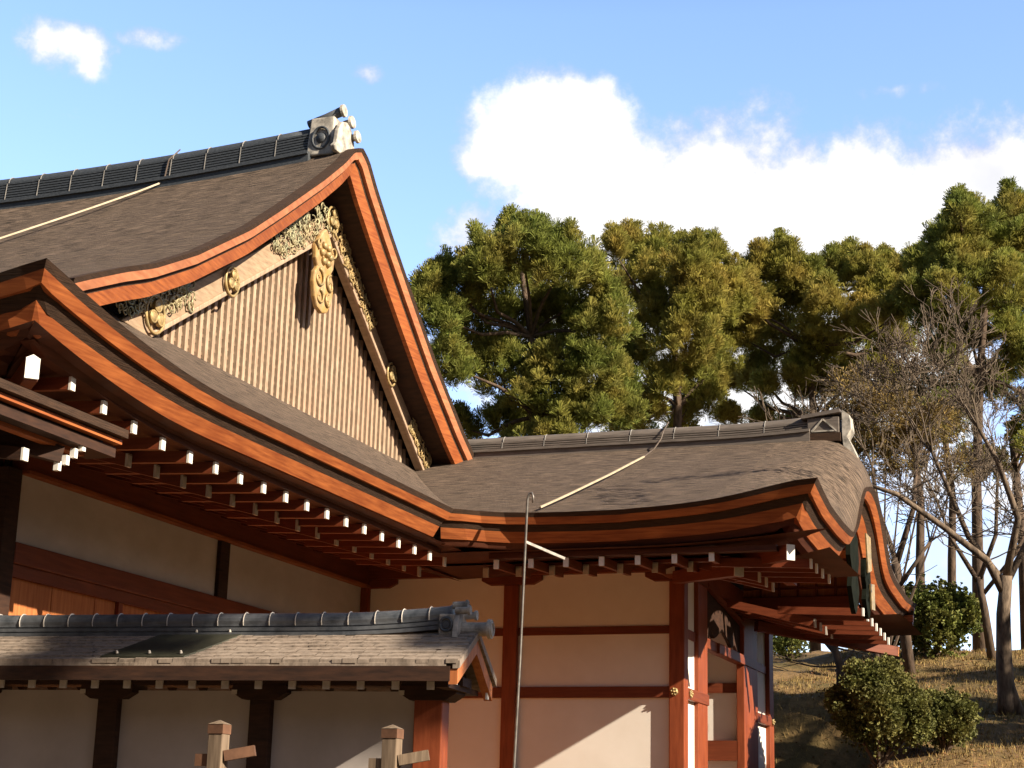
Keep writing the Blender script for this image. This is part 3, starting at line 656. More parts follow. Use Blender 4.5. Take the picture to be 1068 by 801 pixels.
def stud(c, n, r=.05):
    c, n = Vector(c), Vector(n); b = MB(); b.cyl(c, c+n*.02, r, r*.9, 14)
    for a in lin(0, 2*pi, 7)[:-1]:
        x = n.orthogonal().normalized(); y = n.cross(x); p = c+(x*cos(a)+y*sin(a))*r*.72; b.cyl(p, p+n*.03, r*.36, r*.2, 8)
    b.cyl(c, c+n*.045, r*.4, r*.2, 10); WB(b, 'gilt_nail_cover', 'gold', smooth=True)
stud((-5.46, YW-.10, 3.37), (0, -1, 0)); stud((XSW+.035, 21.25, 3.37), (1, 0, 0)); stud((XSW+.036, 26.40, 3.37), (1, 0, 0))
# recess seen through the doorway
for z0, z1 in ((3.80, 4.9), (2.98, 3.66), (.9, 2.7)):
    b = MB(); b.box(-8.2, XSW-.1, 24.6, 24.68, z0, z1); WB(b, 'inner_plaster_panel', 'plaster')
b = MB(); b.box(-8.2, XSW-.1, 24.56, 24.66, 3.66, 3.80); WB(b, 'inner_rail', 'redwood_x')
b = MB(); b.box(-8.2, XSW-.1, 24.5, 24.66, 2.7, 2.98); WB(b, 'inner_bench_board', 'redwood_x')
b = MB(); b.box(-9.7, XSW-.02, 21.1, 26.5, .6, .7); WB(b, 'floor_deck', 'plank')
b = MB(); b.box(-9.7, -9.6, 21, 26.5, 0, 5); b.box(-9.7, XSW-.16, 26.4, 26.5, 0, 5.1); b.box(-8.2, -8.12, 21.1, 24.6, .7, 4.9); WB(b, 'rear_wall', 'plaster')
b = MB(); b.box(-9.7, XSW-.1, 21.1, 26.5, 4.95, 5.0); WB(b, 'ceiling', 'soffit')
# curved gable: inner vault, beams, pendants
mb = MB()
mb.loft([[(XR-.35, y, wedge(y)-.52), (XSW+.1, y, wedge(y)-.52), (XSW+.1, y, wedge(y)-.48), (XR-.35, y, wedge(y)-.48)] for y in lin(21.3, 23.8, 30)])
WB(mb, 'vault_ceiling', 'plank')
mb = MB()
for y in lin(21.4, 23.7, 12): mb.box(XSW+.1, XR-.36, y-.02, y+.02, wedge(y)-.56, wedge(y)-.52)
for x in (-3.95, -4.4, -4.85): mb.loft([[(x-.02, y, wedge(y)-.575), (x+.02, y, wedge(y)-.575), (x+.02, y, wedge(y)-.523), (x-.02, y, wedge(y)-.523)] for y in lin(21.4, 23.75, 30)])
WB(mb, 'vault_battens', 'redwood_x')
for y, z0, z1, xe in ((24.5, 4.72, 5.02, -3.70),):
    b = MB(); b.box(XSW, xe, y-.08, y+.08, z0, z1); WB(b, 'porch_beam', 'redwood_x', bevel=.015)
b = MB(); b.box(-5.36, -3.62, 24.5, 24.53, 5.0, 5.62); pp_ = WB(b, 'porch_panel', 'plank')
b = MB()
for z in (5.14, 5.30, 5.46): b.box(-5.36, -3.62, 24.47, 24.5, z-.014, z+.014)
for x in lin(-5.1, -3.75, 6): b.box(x-.016, x+.016, 24.465, 24.5, 5.0, 5.6)
WB(b, 'panel_battens', 'redwood_x', pp_)
pd = [(0, .5), (.28, .42), (.33, .1), (.2, -.1), (.3, -.3), (.12, -.55), (0, -.62), (-.12, -.55), (-.3, -.3), (-.2, -.1), (-.33, .1), (-.28, .42)]
b = MB(); b.prism([(a*1.1, c*1.0) for a, c in pd], (XR-.22, 22.35, 5.10), (0, 1, 0), (0, 0, 1), (.06, 0, 0)); pe = WB(b, 'eave_pendant', 'darkgreen')
b = MB(); b.prism([(a*.8, c*.75) for a, c in pd], (XR-.2, 23.35, 5.0), (0, 1, 0), (0, 0, 1), (.06, 0, 0)); pe = WB(b, 'eave_pendant', 'darkgreen')
b = MB(); b.prism([(-.2, .25), (.2, .25), (.24, -.2), (-.1, -.28)], (XR-.13, 23.3, 5.42), (0, 1, 0), (0, 0, 1), (.02, 0, 0)); b.prism([(-.16, .16), (.2, .2), (.2, -.16), (-.1, -.18)], (XR-.13, 23.55, 4.86), (0, 1, 0), (0, 0, 1), (.02, 0, 0)); WB(b, 'gilt_plate', 'gold', pe)
# wing ridge
def wz(x): return 7.02+.05*max(0, (x+5.5)/1.5)**2
ridge(wing, WO, RY, -9.95, -4.08, wz, .20, .13, 4, 'tile_brown', 'tile_brown', .62, 'wing_ridge')
b = MB(); b.tube([(-9.93, RY-.15*cos(a), 7.1+.28*sin(a)) for a in lin(0, pi*.7, 12)], [.025]*12, 8); WB(b, 'ridge_end_trim', 'white_old', smooth=True)
b = MB(); b.box(-4.12, -3.68, RY-.17, RY+.17, 7.07, 7.30); oe = WB(b, 'ridge_end_block', 'tile_brown', bevel=.01)
b = MB(); b.box(-4.14, -3.66, RY-.2, RY+.2, 6.95, 7.07); WB(b, 'ridge_end_base', 'bark_cut', oe)
b = MB(); b.bar((-4.2, RY, 7.31), (-3.66, RY, 7.38), .42, .05); WB(b, 'ridge_end_cap', 'tile_brown', oe)
b = MB()
b.bar((-4.06, RY-.18, 7.10), (-3.9, RY-.18, 7.27), .02, .025, (0, 1, 0)); b.bar((-3.9, RY-.18, 7.27), (-3.72, RY-.18, 7.10), .02, .025, (0, 1, 0)); b.bar((-4.06, RY-.18, 7.10), (-3.72, RY-.18, 7.10), .02, .02, (0, 1, 0))
WB(b, 'triangle_relief', 'tile_pale', oe)
b = MB(); b.prism([(0, .38), (.10, .30), (.12, .1), (.06, 0), (.12, -.12), (.22, -.36), (.12, -.42), (.02, -.2), (0, 0)], (-3.64, RY-.16, 7.02), (1, 0, 0), (0, 0, 1), (0, .32, 0)); WB(b, 'ridge_end_face', 'tile_pale', oe)

# ------------------------------------------------------------------ corridor roof, lower left
cor = thing('corridor_roof', 'small low bark roof with pale edge and orange board under the hall corner', 'roof', (-7.6, 8, 0))
CO = Vector((-7.6, 8, 0))
def CB(mbx, name, mat, parent=None, **k):
    mbx.v = [tuple(Vector(p)-CO) for p in mbx.v]; return mbx.build(name, mat, parent or cor, **k)
def cz(y): return 4.46+.06*max(0, (9.9-y)/1.0)**1.3*0+(-.04 if y < 9.3 else -.0)
ys_ = lin(4.0, 10.76, 24)
mb = MB(); mb.grid(lambda y, x: (x, min(y, 10.76-(-7.0-x)*.15), 4.455+(-7.0-x)*.27), ys_, lin(-7.0, -8.4, 10), uvf=lambda y, x: (y, x), flip=True); CB(mb, 'bark_slope', 'bark_strand', smooth=True)
for nm, mt, x0, x1, z0, z1 in (('bark_edge', 'bark_cut', -7.0, -7.08, 4.39, 4.452), ('edge_board', 'vermilion', -7.05, -7.12, 4.345, 4.38), ('soffit_board', 'darkwood', -7.1, -7.35, 4.25, 4.325)):
    b = MB(); b.box(x1, x0, 4.0, 10.70, z0, z1); CB(b, nm, mt)
b = MB(); b.box(-8.4, -7.15, 4, 10.6, 4.33, 4.36); CB(b, 'soffit', 'darkwood')
b = MB(); b.box(-7.30, -7.22, 4, 10.48, 4.22, 4.25); CB(b, 'edge_batten', 'vermilion')
for y in lin(7.35, 9.85, 6):
    a = MB(); a.bar((-7.28, y, 4.10), (-8.3, y, 4.25), .06, .09); o = CB(a, 'rafter', 'darkwood')
    a = MB(); a.box(-7.29, -7.27, y-.032, y+.032, 4.055, 4.145); CB(a, 'white_tip', 'white', o)
a = MB(); a.bar((-8.2, 9.4, 4.4), (-7.2, 10.18, 4.16), .08, .12); hp = CB(a, 'hip_bracket', 'darkwood')
a = MB()
for i, (x, y, z) in enumerate(((-7.12, 10.32, 4.25), (-7.15, 10.27, 4.19), (-7.18, 10.22, 4.13), (-7.21, 10.17, 4.08))): a.box(x-.03, x+.01, y-.03, y+.01, z-.035, z+.035)
CB(a, 'white_tip', 'white', hp)
b = MB(); b.box(-8.4, -8.3, 4, 10.3, 3.9, 4.5); CB(b, 'wall_plate_beam', 'darkwood')
for y in (5.0, 7.6, 10.2):
    b = MB(); b.box(-8.42, -8.28, y-.07, y+.07, 0, 3.9); CB(b, 'post', 'darkwood')

# ------------------------------------------------------------------ roofed garden wall in front
FY = radians(5.5)
fen = thing('roofed_wall', 'low grey plaster wall with shingled roof, tile ridge and dark posts in front of the halls', 'wall', (-6.24, 11.80, 0), FY)
S0, S1 = -3.5, 1.60
def FB(mbx, name, mat, parent=None, **k): return mbx.build(name, mat, parent or fen, **k)
OR = .05; EF, ER = -.46, .56
for s0, s1 in ((S0, -2.66), (-2.49, -1.46), (-1.29, -.18), (-.01, 1.14)):
    b = MB(); b.box(s0, s1, .06, .12, 0, 2.62); FB(b, 'plaster_panel', 'plaster_grey')
for s in (-3.40, -2.575, -1.375, -.095, 1.25):
    b = MB(); b.box(s-.085 if s < 1 else 1.14, s+.085 if s < 1 else 1.36, -.02, .17, 0, 2.60); FB(b, 'post', 'darkwood' if s < 1 else 'redwood', bevel=.008)
    b = MB(); b.prism([(-.22, .055), (-.22, 0), (-.14, -.05), (.14, -.05), (.22, 0), (.22, .055)], (s, -.05, 2.60), (1, 0, 0), (0, 0, 1), (0, .26, 0)); FB(b, 'bracket_arm', 'darkwood')
    if s > -3: 
        b = MB(); b.box(s-.225, s-.18, -.055, -.05, 2.585, 2.62); FB(b, 'bracket_tip', 'white_old')
b = MB(); b.box(S0, 1.52, -.04, .19, 2.655, 2.72); FB(b, 'wall_plate_beam', 'darkwood')
fr2 = None
for k in range(19):
    s = -3.45+.268*k
    a = MB(); a.bar((s, EF+.10, 2.655), (s, OR, 2.90), .05, .06); a.bar((s, ER-.12, 2.66), (s, OR, 2.90), .05, .06); o = FB(a, 'rafter', 'darkwood')
    a = MB(); a.box(s-.027, s+.027, EF+.075, EF+.095, 2.60, 2.675); FB(a, 'painted_tip', 'white_old', o)
# roof sheets
ra = 3.06
def fr_z(off): return 2.79+(ra-2.79)*(off-EF)/(OR-EF) if off < OR else ra-(ra-2.74)*(off-OR)/(ER-OR)
import random as _r
rs_ = _r.Random(2)
mb = MB()
for i in range(9):
    o0 = EF+(OR-EF)*i/9; o1 = EF+(OR-EF)*(i+1)/9+.03; z0 = fr_z(o0)+.022; z1 = fr_z(min(o1, OR))+.012
    s = S0
    while s < S1-.02:
        w = min(rs_.uniform(.07, .14), S1-s); dz = rs_.uniform(-.003, .006); do = rs_.uniform(-.008, .006)
        mb.add([(s, o0+do, z0+dz), (s+w, o0+do, z0+dz), (s+w, o1, z1), (s, o1, z1), (s, o0+do, z0-.03), (s+w, o0+do, z0-.03)], [(0, 1, 2, 3), (4, 5, 1, 0)])
        s += w+.0015
FB(mb, 'shingle_roof', 'shingle')
mb = MB(); mb.add([(S0, OR, ra+.01), (S1, OR, ra+.01), (S1, ER, 2.75), (S0, ER, 2.75)], [(0, 1, 2, 3)])
mb.prism([(EF, 2.785), (OR, ra-.005), (ER, 2.735), (ER, 2.66), (OR, ra-.09), (EF, 2.70)], (S0, 0, 0), (0, 1, 0), (0, 0, 1), (S1-S0-.09, 0, 0)); FB(mb, 'roof_boarding', 'shingle')
b = MB(); b.box(S0, S1-.06, EF-.004, EF+.03, 2.655, 2.762); FB(b, 'eave_board', 'darkwood')
# metal patch on the roof
def frp(s, t, up_): o = EF+(OR-EF)*t; return (s, o, fr_z(o)+up_)
pp = [frp(-1.25, .05, .034), frp(-.56, .05, .034), frp(-.24, .92, .030), frp(-.93, .92, .030)]
b = MB(); b.add(pp+[(p[0], p[1], p[2]-.03) for p in pp], [(0, 1, 2, 3), (0, 4, 5, 1), (1, 5, 6, 2), (3, 7, 4, 0)]); pt = FB(b, 'metal_patch', 'moss_metal')
b = MB()
for s, t in ((-1.13, .12), (-.86, .12), (-.60, .12), (-.66, .86), (-.38, .86)):
    p = frp(s, t, .04); b.cyl(p, (p[0], p[1]-.006, p[2]+.02), .012, .008, 8)
FB(b, 'patch_rivets', 'white_old', pt)
# ridge: flat courses and round cap tiles
def rup(s): return .05*max(0, (s-.4)/1.0)**2
mb = MB(); ss = lin(S0, 1.32, 30)
for i in range(3):
    w = .085-.012*i; z0 = 3.035+.038*i
    for a0, b0, ww in ((z0, z0+.026, w), (z0+.026, z0+.038, w-.018)):
        mb.loft([[(s, OR-ww, a0+rup(s)), (s, OR+ww, a0+rup(s)), (s, OR+ww, b0+rup(s)), (s, OR-ww, b0+rup(s))] for s in ss])
rg = FB(mb, 'ridge_courses', 'tile')
s = S0; k = 0
while s < 1.30:
    e = min(s+.215, 1.40); b = MB()
    b.tube([(s, OR, 3.15+rup(s)), (e, OR, 3.15+rup(e))], [.066, .064], 18); b.tube([(e-.012, OR, 3.15+rup(e)), (e+.004, OR, 3.15+rup(e))], [.070, .070], 18)
    FB(b, 'cap_tile', 'tile', rg, smooth=False); s += .215; k += 1
b = MB(); s = S0+.215
while s < 1.30: b.tube([(s, OR+.072*cos(a), 3.15+rup(s)+.072*sin(a)) for a in lin(-.5, pi+.5, 12)], [.0045]*12, 5, False); s += .215
FB(b, 'cap_joint_mortar', 'white_old', rg)
b = MB(); b.box(1.32, 1.44, OR-.11, OR+.11, 3.03, 3.19); en = FB(b, 'ridge_end_block', 'tile_pale', bevel=.012)
b = MB(); b.tube([(1.38+.045*cos(a), OR-.115, 3.11+.05*sin(a)) for a in lin(0, 2*pi, 15)], [.013]*15, 6, False); b.cyl((1.38, OR-.12, 3.11), (1.38, OR-.10, 3.11), .03, .03, 10); FB(b, 'side_roundel', 'tile_dark', en)
b = MB(); b.prism([(-.15, -.02), (-.12, .1), (-.05, .2), (0, .23), (.05, .2), (.12, .1), (.15, -.02)], (1.44, OR, 3.03), (0, 1, 0), (0, 0, 1), (.035, 0, 0)); FB(b, 'ridge_end_face', 'tile_pale', en)
for dy, x, z in ((0, 1.50, 3.27), (-.07, 1.54, 3.22), (.08, 1.55, 3.2)):
    b = MB(); b.cyl((x-.1, OR+dy, z-.005), (x, OR+dy, z), .028, .028, 12); b.cyl((x, OR+dy, z), (x+.018, OR+dy, z), .038, .036, 14); FB(b, 'round_end_tile', 'tile_pale', en)
b = MB(); b.tube([(1.3, OR, 3.09), (1.68, OR, 3.085)], [.05, .052], 16); b.cyl((1.68, OR, 3.085), (1.705, OR, 3.085), .075, .073, 20); b.tube([(1.708, OR+.05*cos(a), 3.085+.05*sin(a)) for a in lin(0, 2*pi, 17)], [.008]*17, 5, False)
FB(b, 'verge_roll_tile', 'tile_pale', en, smooth=False)
# gable end of the roofed wall
def gb(o0, z0, o1, z1, x0, x1, h, name, mat):
    b = MB(); b.add([(x, o, z+dz) for x in (x0, x1) for o, z in ((o0, z0), (o1, z1)) for dz in (0, -h)],
                    [(0, 1, 3, 2), (4, 6, 7, 5), (0, 2, 6, 4), (1, 5, 7, 3), (0, 4, 5, 1), (2, 3, 7, 6)]); return FB(b, name, mat)
gb(EF, 2.80, OR, 3.07, S1-.04, S1+.012, .055, 'verge_shingles', 'shingle'); gb(OR, 3.07, ER+.02, 2.76, S1-.04, S1+.012, .055, 'verge_shingles', 'shingle')
gb(EF+.01, 2.742, OR, 3.012, S1-.07, S1-.005, .11, 'bargeboard', 'plank'); gb(OR, 3.012, ER-.04, 2.70, S1-.07, S1-.005, .11, 'bargeboard', 'plank')
b = MB(); b.box(1.40, 1.50, EF+.1, ER-.1, 2.62, 2.66); b.box(1.38, 1.42, EF+.16, ER-.16, 2.66, 2.9); FB(b, 'gable_beam', 'darkwood')
for o_, z in ((EF+.045, 2.66), (ER-.10, 2.62), (OR, 2.915)):
    b = MB(); b.box(S1-.035, S1-.02, o_-.025, o_+.025, z-.025, z+.03); FB(b, 'painted_tip', 'white', None)

# ------------------------------------------------------------------ railing posts, foreground
def railpost(x, y, z, label, rail):
    t = thing('railing_post', label, 'post', (x, y, 0), 0, 'weathered railing posts')
    b = MB(); h = .046; b.box(-h, h, -h, h, 0, z-.075); b.build('shaft', 'greywood', t, bevel=.004)
    b = MB(); b.box(-h-.004, h+.004, -h-.004, h+.004, z-.075, z-.02); b.build('cap_band', 'brown_cap', t)
    b = MB(); b.add([(-h-.006, -h-.006, z-.02), (h+.006, -h-.006, z-.02), (h+.006, h+.006, z-.02), (-h-.006, h+.006, z-.02), (0, 0, z+.006)], [(0, 1, 4), (1, 2, 4), (2, 3, 4), (3, 0, 4), (3, 2, 1, 0)]); b.build('pyramid_cap', 'greywood', t)
    b = MB(); b.box(-.13, -h, -.035, .035, z-.26, z-.19); b.build('rail_stub', 'greywood' if rail else 'brown_cap', t)
    b = MB(); b.bar((h, 0, z-.20), (.21, .06, z-.165), .06, .06); b.build('rail_stub', 'greywood' if rail else 'brown_cap', t)
    return t
railpost(-5.08, 8.97, 2.20, 'left weathered square railing post with brown band under its cap', 0)
railpost(-4.13, 9.32, 2.20, 'right weathered square railing post with pale rail beside orange wall post', 1)

# ------------------------------------------------------------------ lightning conductors
t = thing('lightning_rod_pole', 'thin grey lightning conductor pole with hooked top in front of the wing wall', 'pole', (-6.70, 18.2, 0))
o = Vector((-6.70, 18.2, 0))
b = MB(); b.tube([(.02, 0, 0), (.09, 0, 1.5), (.16, 0, 3.5), (.205, 0, 5.33), (.225, 0, 5.40), (.255, 0, 5.41), (.275, 0, 5.36), (.27, 0, 5.29)], [.018, .017, .016, .015, .015, .014, .012, .01], 10); b.build('pole', 'steel', t, smooth=True)
b = MB(); b.bar((.19, 0, 4.84), (.55, .35, 4.69), .03, .03); b.build('bracket', 'steel', t)
def onroof(fn, pts, lift): return [(x, y, fn(x, y)+lift) for x, y in pts]
def strapcond(name, label, pts, wirepts):
    a_, z_ = Vector(pts[0]), Vector(pts[-1]); pts = [tuple(Vector(p).lerp(a_.lerp(z_, i/(len(pts)-1)), .65)) for i, p in enumerate(pts)]
    b = MB()
    for a, c in zip(pts[:-1], pts[1:]): b.bar(a, c, .024, .022)
    o = b.build(name, 'conduit'); tag(o, label, 'cable strip', 'conductor strips on the roofs')
    b = MB()
    for i in range(0, len(pts), 2): p = pts[i]; b.bar((p[0]+.03, p[1], p[2]-.05), (p[0]+.03, p[1], p[2]+.0), .02, .02)
    b.build('clip', 'steel', o)
    b = MB(); b.tube(wirepts, [.011]*len(wirepts), 6); b.build('wire', 'wire', o)
ps = onroof(zwing, [(-6.50+.245*t_, 18.66+3.62*t_) for t_ in lin(0, 1, 12)], .05)
strapcond('conductor_strip', 'pale conductor strip running up the wing roof from the hooked pole', ps,
          [ps[-1], (-6.24, 22.75, zwing(-6.24, 22.75)+.05), (-6.2, 22.97, 7.1), (-6.18, RY-.18, 7.22), (-6.15, RY, 7.40)])
ps = onroof(lambda x, y: ztop(x, y), [(-13.85+1.95*t_, 15.8+2.68*t_) for t_ in lin(0, 1, 12)], .05)
strapcond('conductor_strip', 'pale conductor strip running up the main hall bark roof to its ridge', ps,
          [ps[-1], (-11.88, YR-.2, rz_(-11.88)+.1), (-11.85, YR-.18, rz_(-11.8)+.35), (-11.8, YR, rz_(-11.8)+.56)])

# ------------------------------------------------------------------ vegetation
def tufts(C, R, n, blade, wid, rs, nb=9, updir=.6, squash=.8):
    """needle tufts spread through ellipsoid clumps; returns verts, faces (each tuft one island)"""
    C = np.array(C); vol = np.array(R)**2.2; cnt = np.maximum(8, (n*vol/vol.sum()).astype(int)); VV = []; FF = []; base = 0
    for c, r, k in zip(C, R, cnt):
        d = rs.normal(size=(k, 3)); d /= np.linalg.norm(d, axis=1)[:, None]
        rad = r*(rs.uniform(.35, 1.0, k)**.6)*(1+.18*rs.normal(size=k))
        p = c+d*rad[:, None]*np.array([1, 1, squash])
        ax = d*.75+np.array([0, 0, updir])+rs.normal(size=(k, 3))*.25; ax /= np.linalg.norm(ax, axis=1)[:, None]
        s = blade*rs.uniform(.7, 1.25, k)
        V = np.zeros((k, 1+2*nb, 3)); V[:, 0] = p
        for j in range(nb):
            b = ax+rs.normal(size=(k, 3))*.42; b /= np.linalg.norm(b, axis=1)[:, None]
            sd = np.cross(b, rs.normal(size=(k, 3))); sd /= np.linalg.norm(sd, axis=1)[:, None]
            tip = p+b*s[:, None]; V[:, 1+2*j] = tip-sd*wid; V[:, 2+2*j] = tip+sd*wid
        idx = np.arange(k)[:, None]*(1+2*nb)+base
        F = np.stack([np.stack([idx[:, 0], idx[:, 0]+1+2*j, idx[:, 0]+2+2*j], 1) for j in range(nb)], 1)
        VV.append(V.reshape(-1, 3)); FF.append(F.reshape(-1)); base += k*(1+2*nb)
    return np.concatenate(VV), np.concatenate(FF)
def limbs(mb_, base, trunk, clumps, rnd, r0=.16):
    mb_.tube(trunk, [r0*(1-.65*i/(len(trunk)-1)) for i in range(len(trunk))], 9)
    for c in clumps:
        z = c[2]-.9; best = min(trunk[1:], key=lambda p: abs(p[2]-z)+.0*p[0]); b = Vector(best); e = Vector(c[:3]); mid = b.lerp(e, .5)+Vector((rnd.uniform(-.3, .3), rnd.uniform(-.3, .3), -.15+rnd.uniform(-.2, .2)))
        L = (e-b).length; mb_.tube([b, b.lerp(mid, .5)+Vector((0, 0, .08)), mid, mid.lerp(e, .6), e], [.028+.014*L, .026+.011*L, .022+.009*L, .022, .01], 5, False)
def pine(clumps, trunk, label, seed, n, mat='needles', grp='pines on the bank behind the palace'):
    base = trunk[0]; t = thing('pine_tree', label, 'pine tree', base, 0, grp)
    rs = np.random.default_rng(seed); rnd = random.Random(seed)
    ext = []
    for c in clumps:     # break every clump into smaller pads
        k = 7+int(c[3]*22)
        for _ in range(k):
            a = rnd.uniform(0, 2*pi); e = rnd.uniform(-.5, 1)*pi/2; rr = c[3]*rnd.uniform(.55, 1.3)
            ext.append((c[0]+rr*cos(a)*cos(e), c[1]+rr*sin(a)*cos(e), c[2]+rr*sin(e)*.85, rnd.uniform(.10, .23)))
    zc = sorted(c[2]+c[3] for c in clumps)[int(len(clumps)*.45)]
    for c in clumps:
        if c[2]+c[3] > zc:
            for _ in range(3):
                a = rnd.uniform(0, 2*pi); rr = c[3]*rnd.uniform(0, .6)
                for q in range(3): ext.append((c[0]+rr*cos(a), c[1]+rr*sin(a), c[2]+c[3]*.95+.13*q, .105-.02*q))
    al = [(c[0], c[1], c[2], c[3]*.78) for c in clumps]+ext
    V, F = tufts([c[:3] for c in al], [c[3] for c in al], int(n*2.3), .19, .0095, rs, 13, 1.15, 1.25)
    meshnp('crown', V-np.array(base), F, 3, mat, t)
    mbx = MB(); limbs(mbx, base, trunk, clumps, rnd); mbx.v = [tuple(Vector(p)-Vector(base)) for p in mbx.v]; mbx.build('trunk', 'pinebark', t, smooth=True)
    return t
A=[(-13.34,36.62,15.21,.66),(-14.08,36.0,14.76,.59),(-15.11,36.74,14.48,.66),(-15.3,36.07,13.56,.59),(-12.22,36.56,14.77,.66),(-11.92,37.91,14.57,.61),(-14.24,38.81,14.8,.94),(-15.3,38.27,13.84,.83),(-13.23,38.91,13.86,.94),(-11.6,37.69,13.5,.71),(-14.4,38.0,12.7,.85),(-12.93,37.77,12.17,.9),(-11.83,37.73,12.45,.71),(-15.1,36.3,12.41,.57),(-12.37,37.95,11.47,.66),(-13.99,39.79,11.76,.59),(-14.69,39.21,11.66,.47),(-15.69,38.81,11.5,.42),(-11.87,39.87,12.65,.52),(-15.48,35.96,14.19,.28),(-11.59,38.55,11.56,.47),(-14.06,37.52,15.96,.31),(-13.45,38.1,16.02,.24),(-12.9,37.6,10.6,.6),(-14.2,38.4,10.5,.5)]
B=[(-12.27,42.01,16.98,.46),(-11.45,42.44,16.83,.56),(-10.14,40.4,15.84,.51),(-9.99,42.09,16.57,.3),(-11.94,41.81,15.8,.71),(-10.98,41.69,15.41,.76),(-9.91,41.01,15.11,.63),(-11.49,41.64,14.51,.63),(-10.26,40.87,14.07,.76),(-10.27,43.59,14.98,.51),(-12.35,42.82,14.11,.51),(-10.42,42.55,13.63,.46),(-12.15,40.28,16.33,.3),(-11.45,43.47,13.54,.3),(-10.24,42.87,13.04,.3),(-11.13,43.78,12.53,.35),(-12.16,43.15,12.97,.25)]
Cc=[(-9.2,44.2,16.73,.53),(-8.27,44.22,16.65,.58),(-7.26,45.22,16.74,.53),(-6.43,44.95,16.72,.42),(-5.85,44.39,16.08,.37),(-9.37,43.72,15.63,.74),(-8.69,45.65,16.02,.79),(-7.17,43.74,15.18,.85),(-6.21,44.09,15.21,.69),(-9.15,45.14,14.92,.66),(-7.73,44.59,14.39,.69),(-6.73,45.75,14.78,.63),(-5.94,45.72,15.12,.42),(-9.69,43.94,14.9,.48),(-10.34,46.21,14.18,.29),(-8.96,44.11,13.41,.32),(-8.1,45.14,13.61,.32),(-7.0,44.81,13.59,.37),(-9.41,45.63,12.92,.34),(-10.04,44.21,12.67,.26)]
D=[(-3.22,40.5,16.22,.47),(-2.4,41.98,16.92,.47),(-3.68,40.37,15.6,.57),(-2.76,41.51,15.77,.71),(-4.47,42.17,15.51,.52),(-3.47,39.99,14.49,.71),(-2.38,40.26,14.48,.66),(-4.2,40.33,13.93,.47),(-3.49,42.43,14.12,.61),(-2.44,42.29,14.12,.59),(-3.93,40.7,13.05,.38),(-2.11,41.7,13.07,.57),(-4.58,39.89,14.36,.28),(-1.83,41.43,16.03,.52),(-3.34,39.37,16.15,.24),(-1.6,42.6,15.15,.71),(-1.32,43.02,16.53,.61),(-2.94,43.61,13.02,.42),(-1.9,43.4,12.39,.52)]
B += [(-9.67, 42.14, 15.17, 0.51), (-9.48, 41.88, 15.66, 0.38), (-10.06, 43.21, 14.05, 0.46), (-11.11, 41.23, 12.94, 0.51), (-10.68, 42.54, 12.73, 0.4), (-10.23, 43.35, 13.56, 0.38), (-11.43, 41.47, 12.26, 0.35), (-12.29, 42.21, 12.22, 0.35)]
Cc += [(-5.34, 43.12, 14.85, 0.4), (-9.41, 45.08, 14.1, 0.42), (-8.22, 44.37, 13.69, 0.4), (-7.62, 45.35, 13.64, 0.42), (-6.95, 46.19, 14.08, 0.42), (-6.12, 45.9, 14.22, 0.37), (-5.65, 46.45, 15.03, 0.37), (-5.7, 45.55, 13.7, 0.37), (-5.16, 45.1, 16.65, 0.32), (-9.55, 43.36, 16.08, 0.37), (-7.85, 44.78, 16.37, 0.42), (-6.94, 45.77, 17.31, 0.32), (-8.57, 44.43, 17.3, 0.26), (-5.9, 45.88, 17.11, 0.26)]
def G(x, y): return hz(x, y)-.1
pine(A, [(-13.9, 38.4, G(-13.9, 38.4)), (-13.8, 38.3, 9), (-13.5, 38.2, 11.5), (-13.6, 38.1, 13.5), (-13.8, 37.8, 15.2)], 'broad dense pine just right of the main gable, tallest left crown', 11, 9500)
pine(B, [(-11.0, 42.2, G(-11, 42.2)), (-11.1, 42.2, 9), (-10.9, 42.1, 12.5), (-11.0, 42.0, 14.5), (-11.1, 42, 16.5)], 'mid pine with open lower branches, rising between two wider pines', 12, 6500, 'needles2')
pine(Cc, [(-7.9, 44.8, G(-7.9, 44.8)), (-8.0, 44.8, 9.5), (-7.8, 44.7, 12.5), (-7.9, 44.6, 14.5), (-7.9, 44.7, 16.3)], 'yellow-green pine above the right end of the wing ridge', 13, 9000, 'needles2')
pine(D, [(-3.59, 42.48, G(-3.59, 42.48)), (-3.5, 42.2, 8.2), (-3.39, 41.6, 10.2), (-3.2, 41.5, 12.6), (-3.0, 41.5, 14.4), (-2.9, 41.4, 16)], 'tall pine at the right edge behind the bare tree', 14, 6200)
def backtrunk(ps, label, r):
    base = Vector(ps[0]); base.z = hz(base.x, base.y)-.1; t = thing('pine_tree', label, 'pine tree', base, 0, 'pines on the bank behind the palace')
    rnd = random.Random(int(r*1000)); mbx = MB(); pts = [base]+[Vector(p) for p in ps[1:]]; mbx.tube(pts, [r*(1-.4*i/(len(pts)-1)) for i in range(len(pts))], 9)
    cl = []
    for k in range(7):
        a = rnd.uniform(0, 6.28); L = rnd.uniform(.5, 1.1); e = pts[-1]+Vector((cos(a)*L, sin(a)*L, rnd.uniform(-.6, .7))); cl.append((*e, rnd.uniform(.3, .5)))
        s0 = pts[-1]-Vector((0, 0, rnd.uniform(.1, 1.2))); mbx.tube([s0, s0.lerp(e, .5)+Vector((0, 0, .1)), e], [.05, .035, .012], 5, False)
    mbx.v = [tuple(Vector(p)-base) for p in mbx.v]; mbx.build('trunk', 'pinebark', t, smooth=True)
    V, F = tufts([c[:3] for c in cl], [c[3] for c in cl], 700, .2, .016, np.random.default_rng(int(r*999))); meshnp('crown', V-np.array(base), F, 3, 'needles', t)
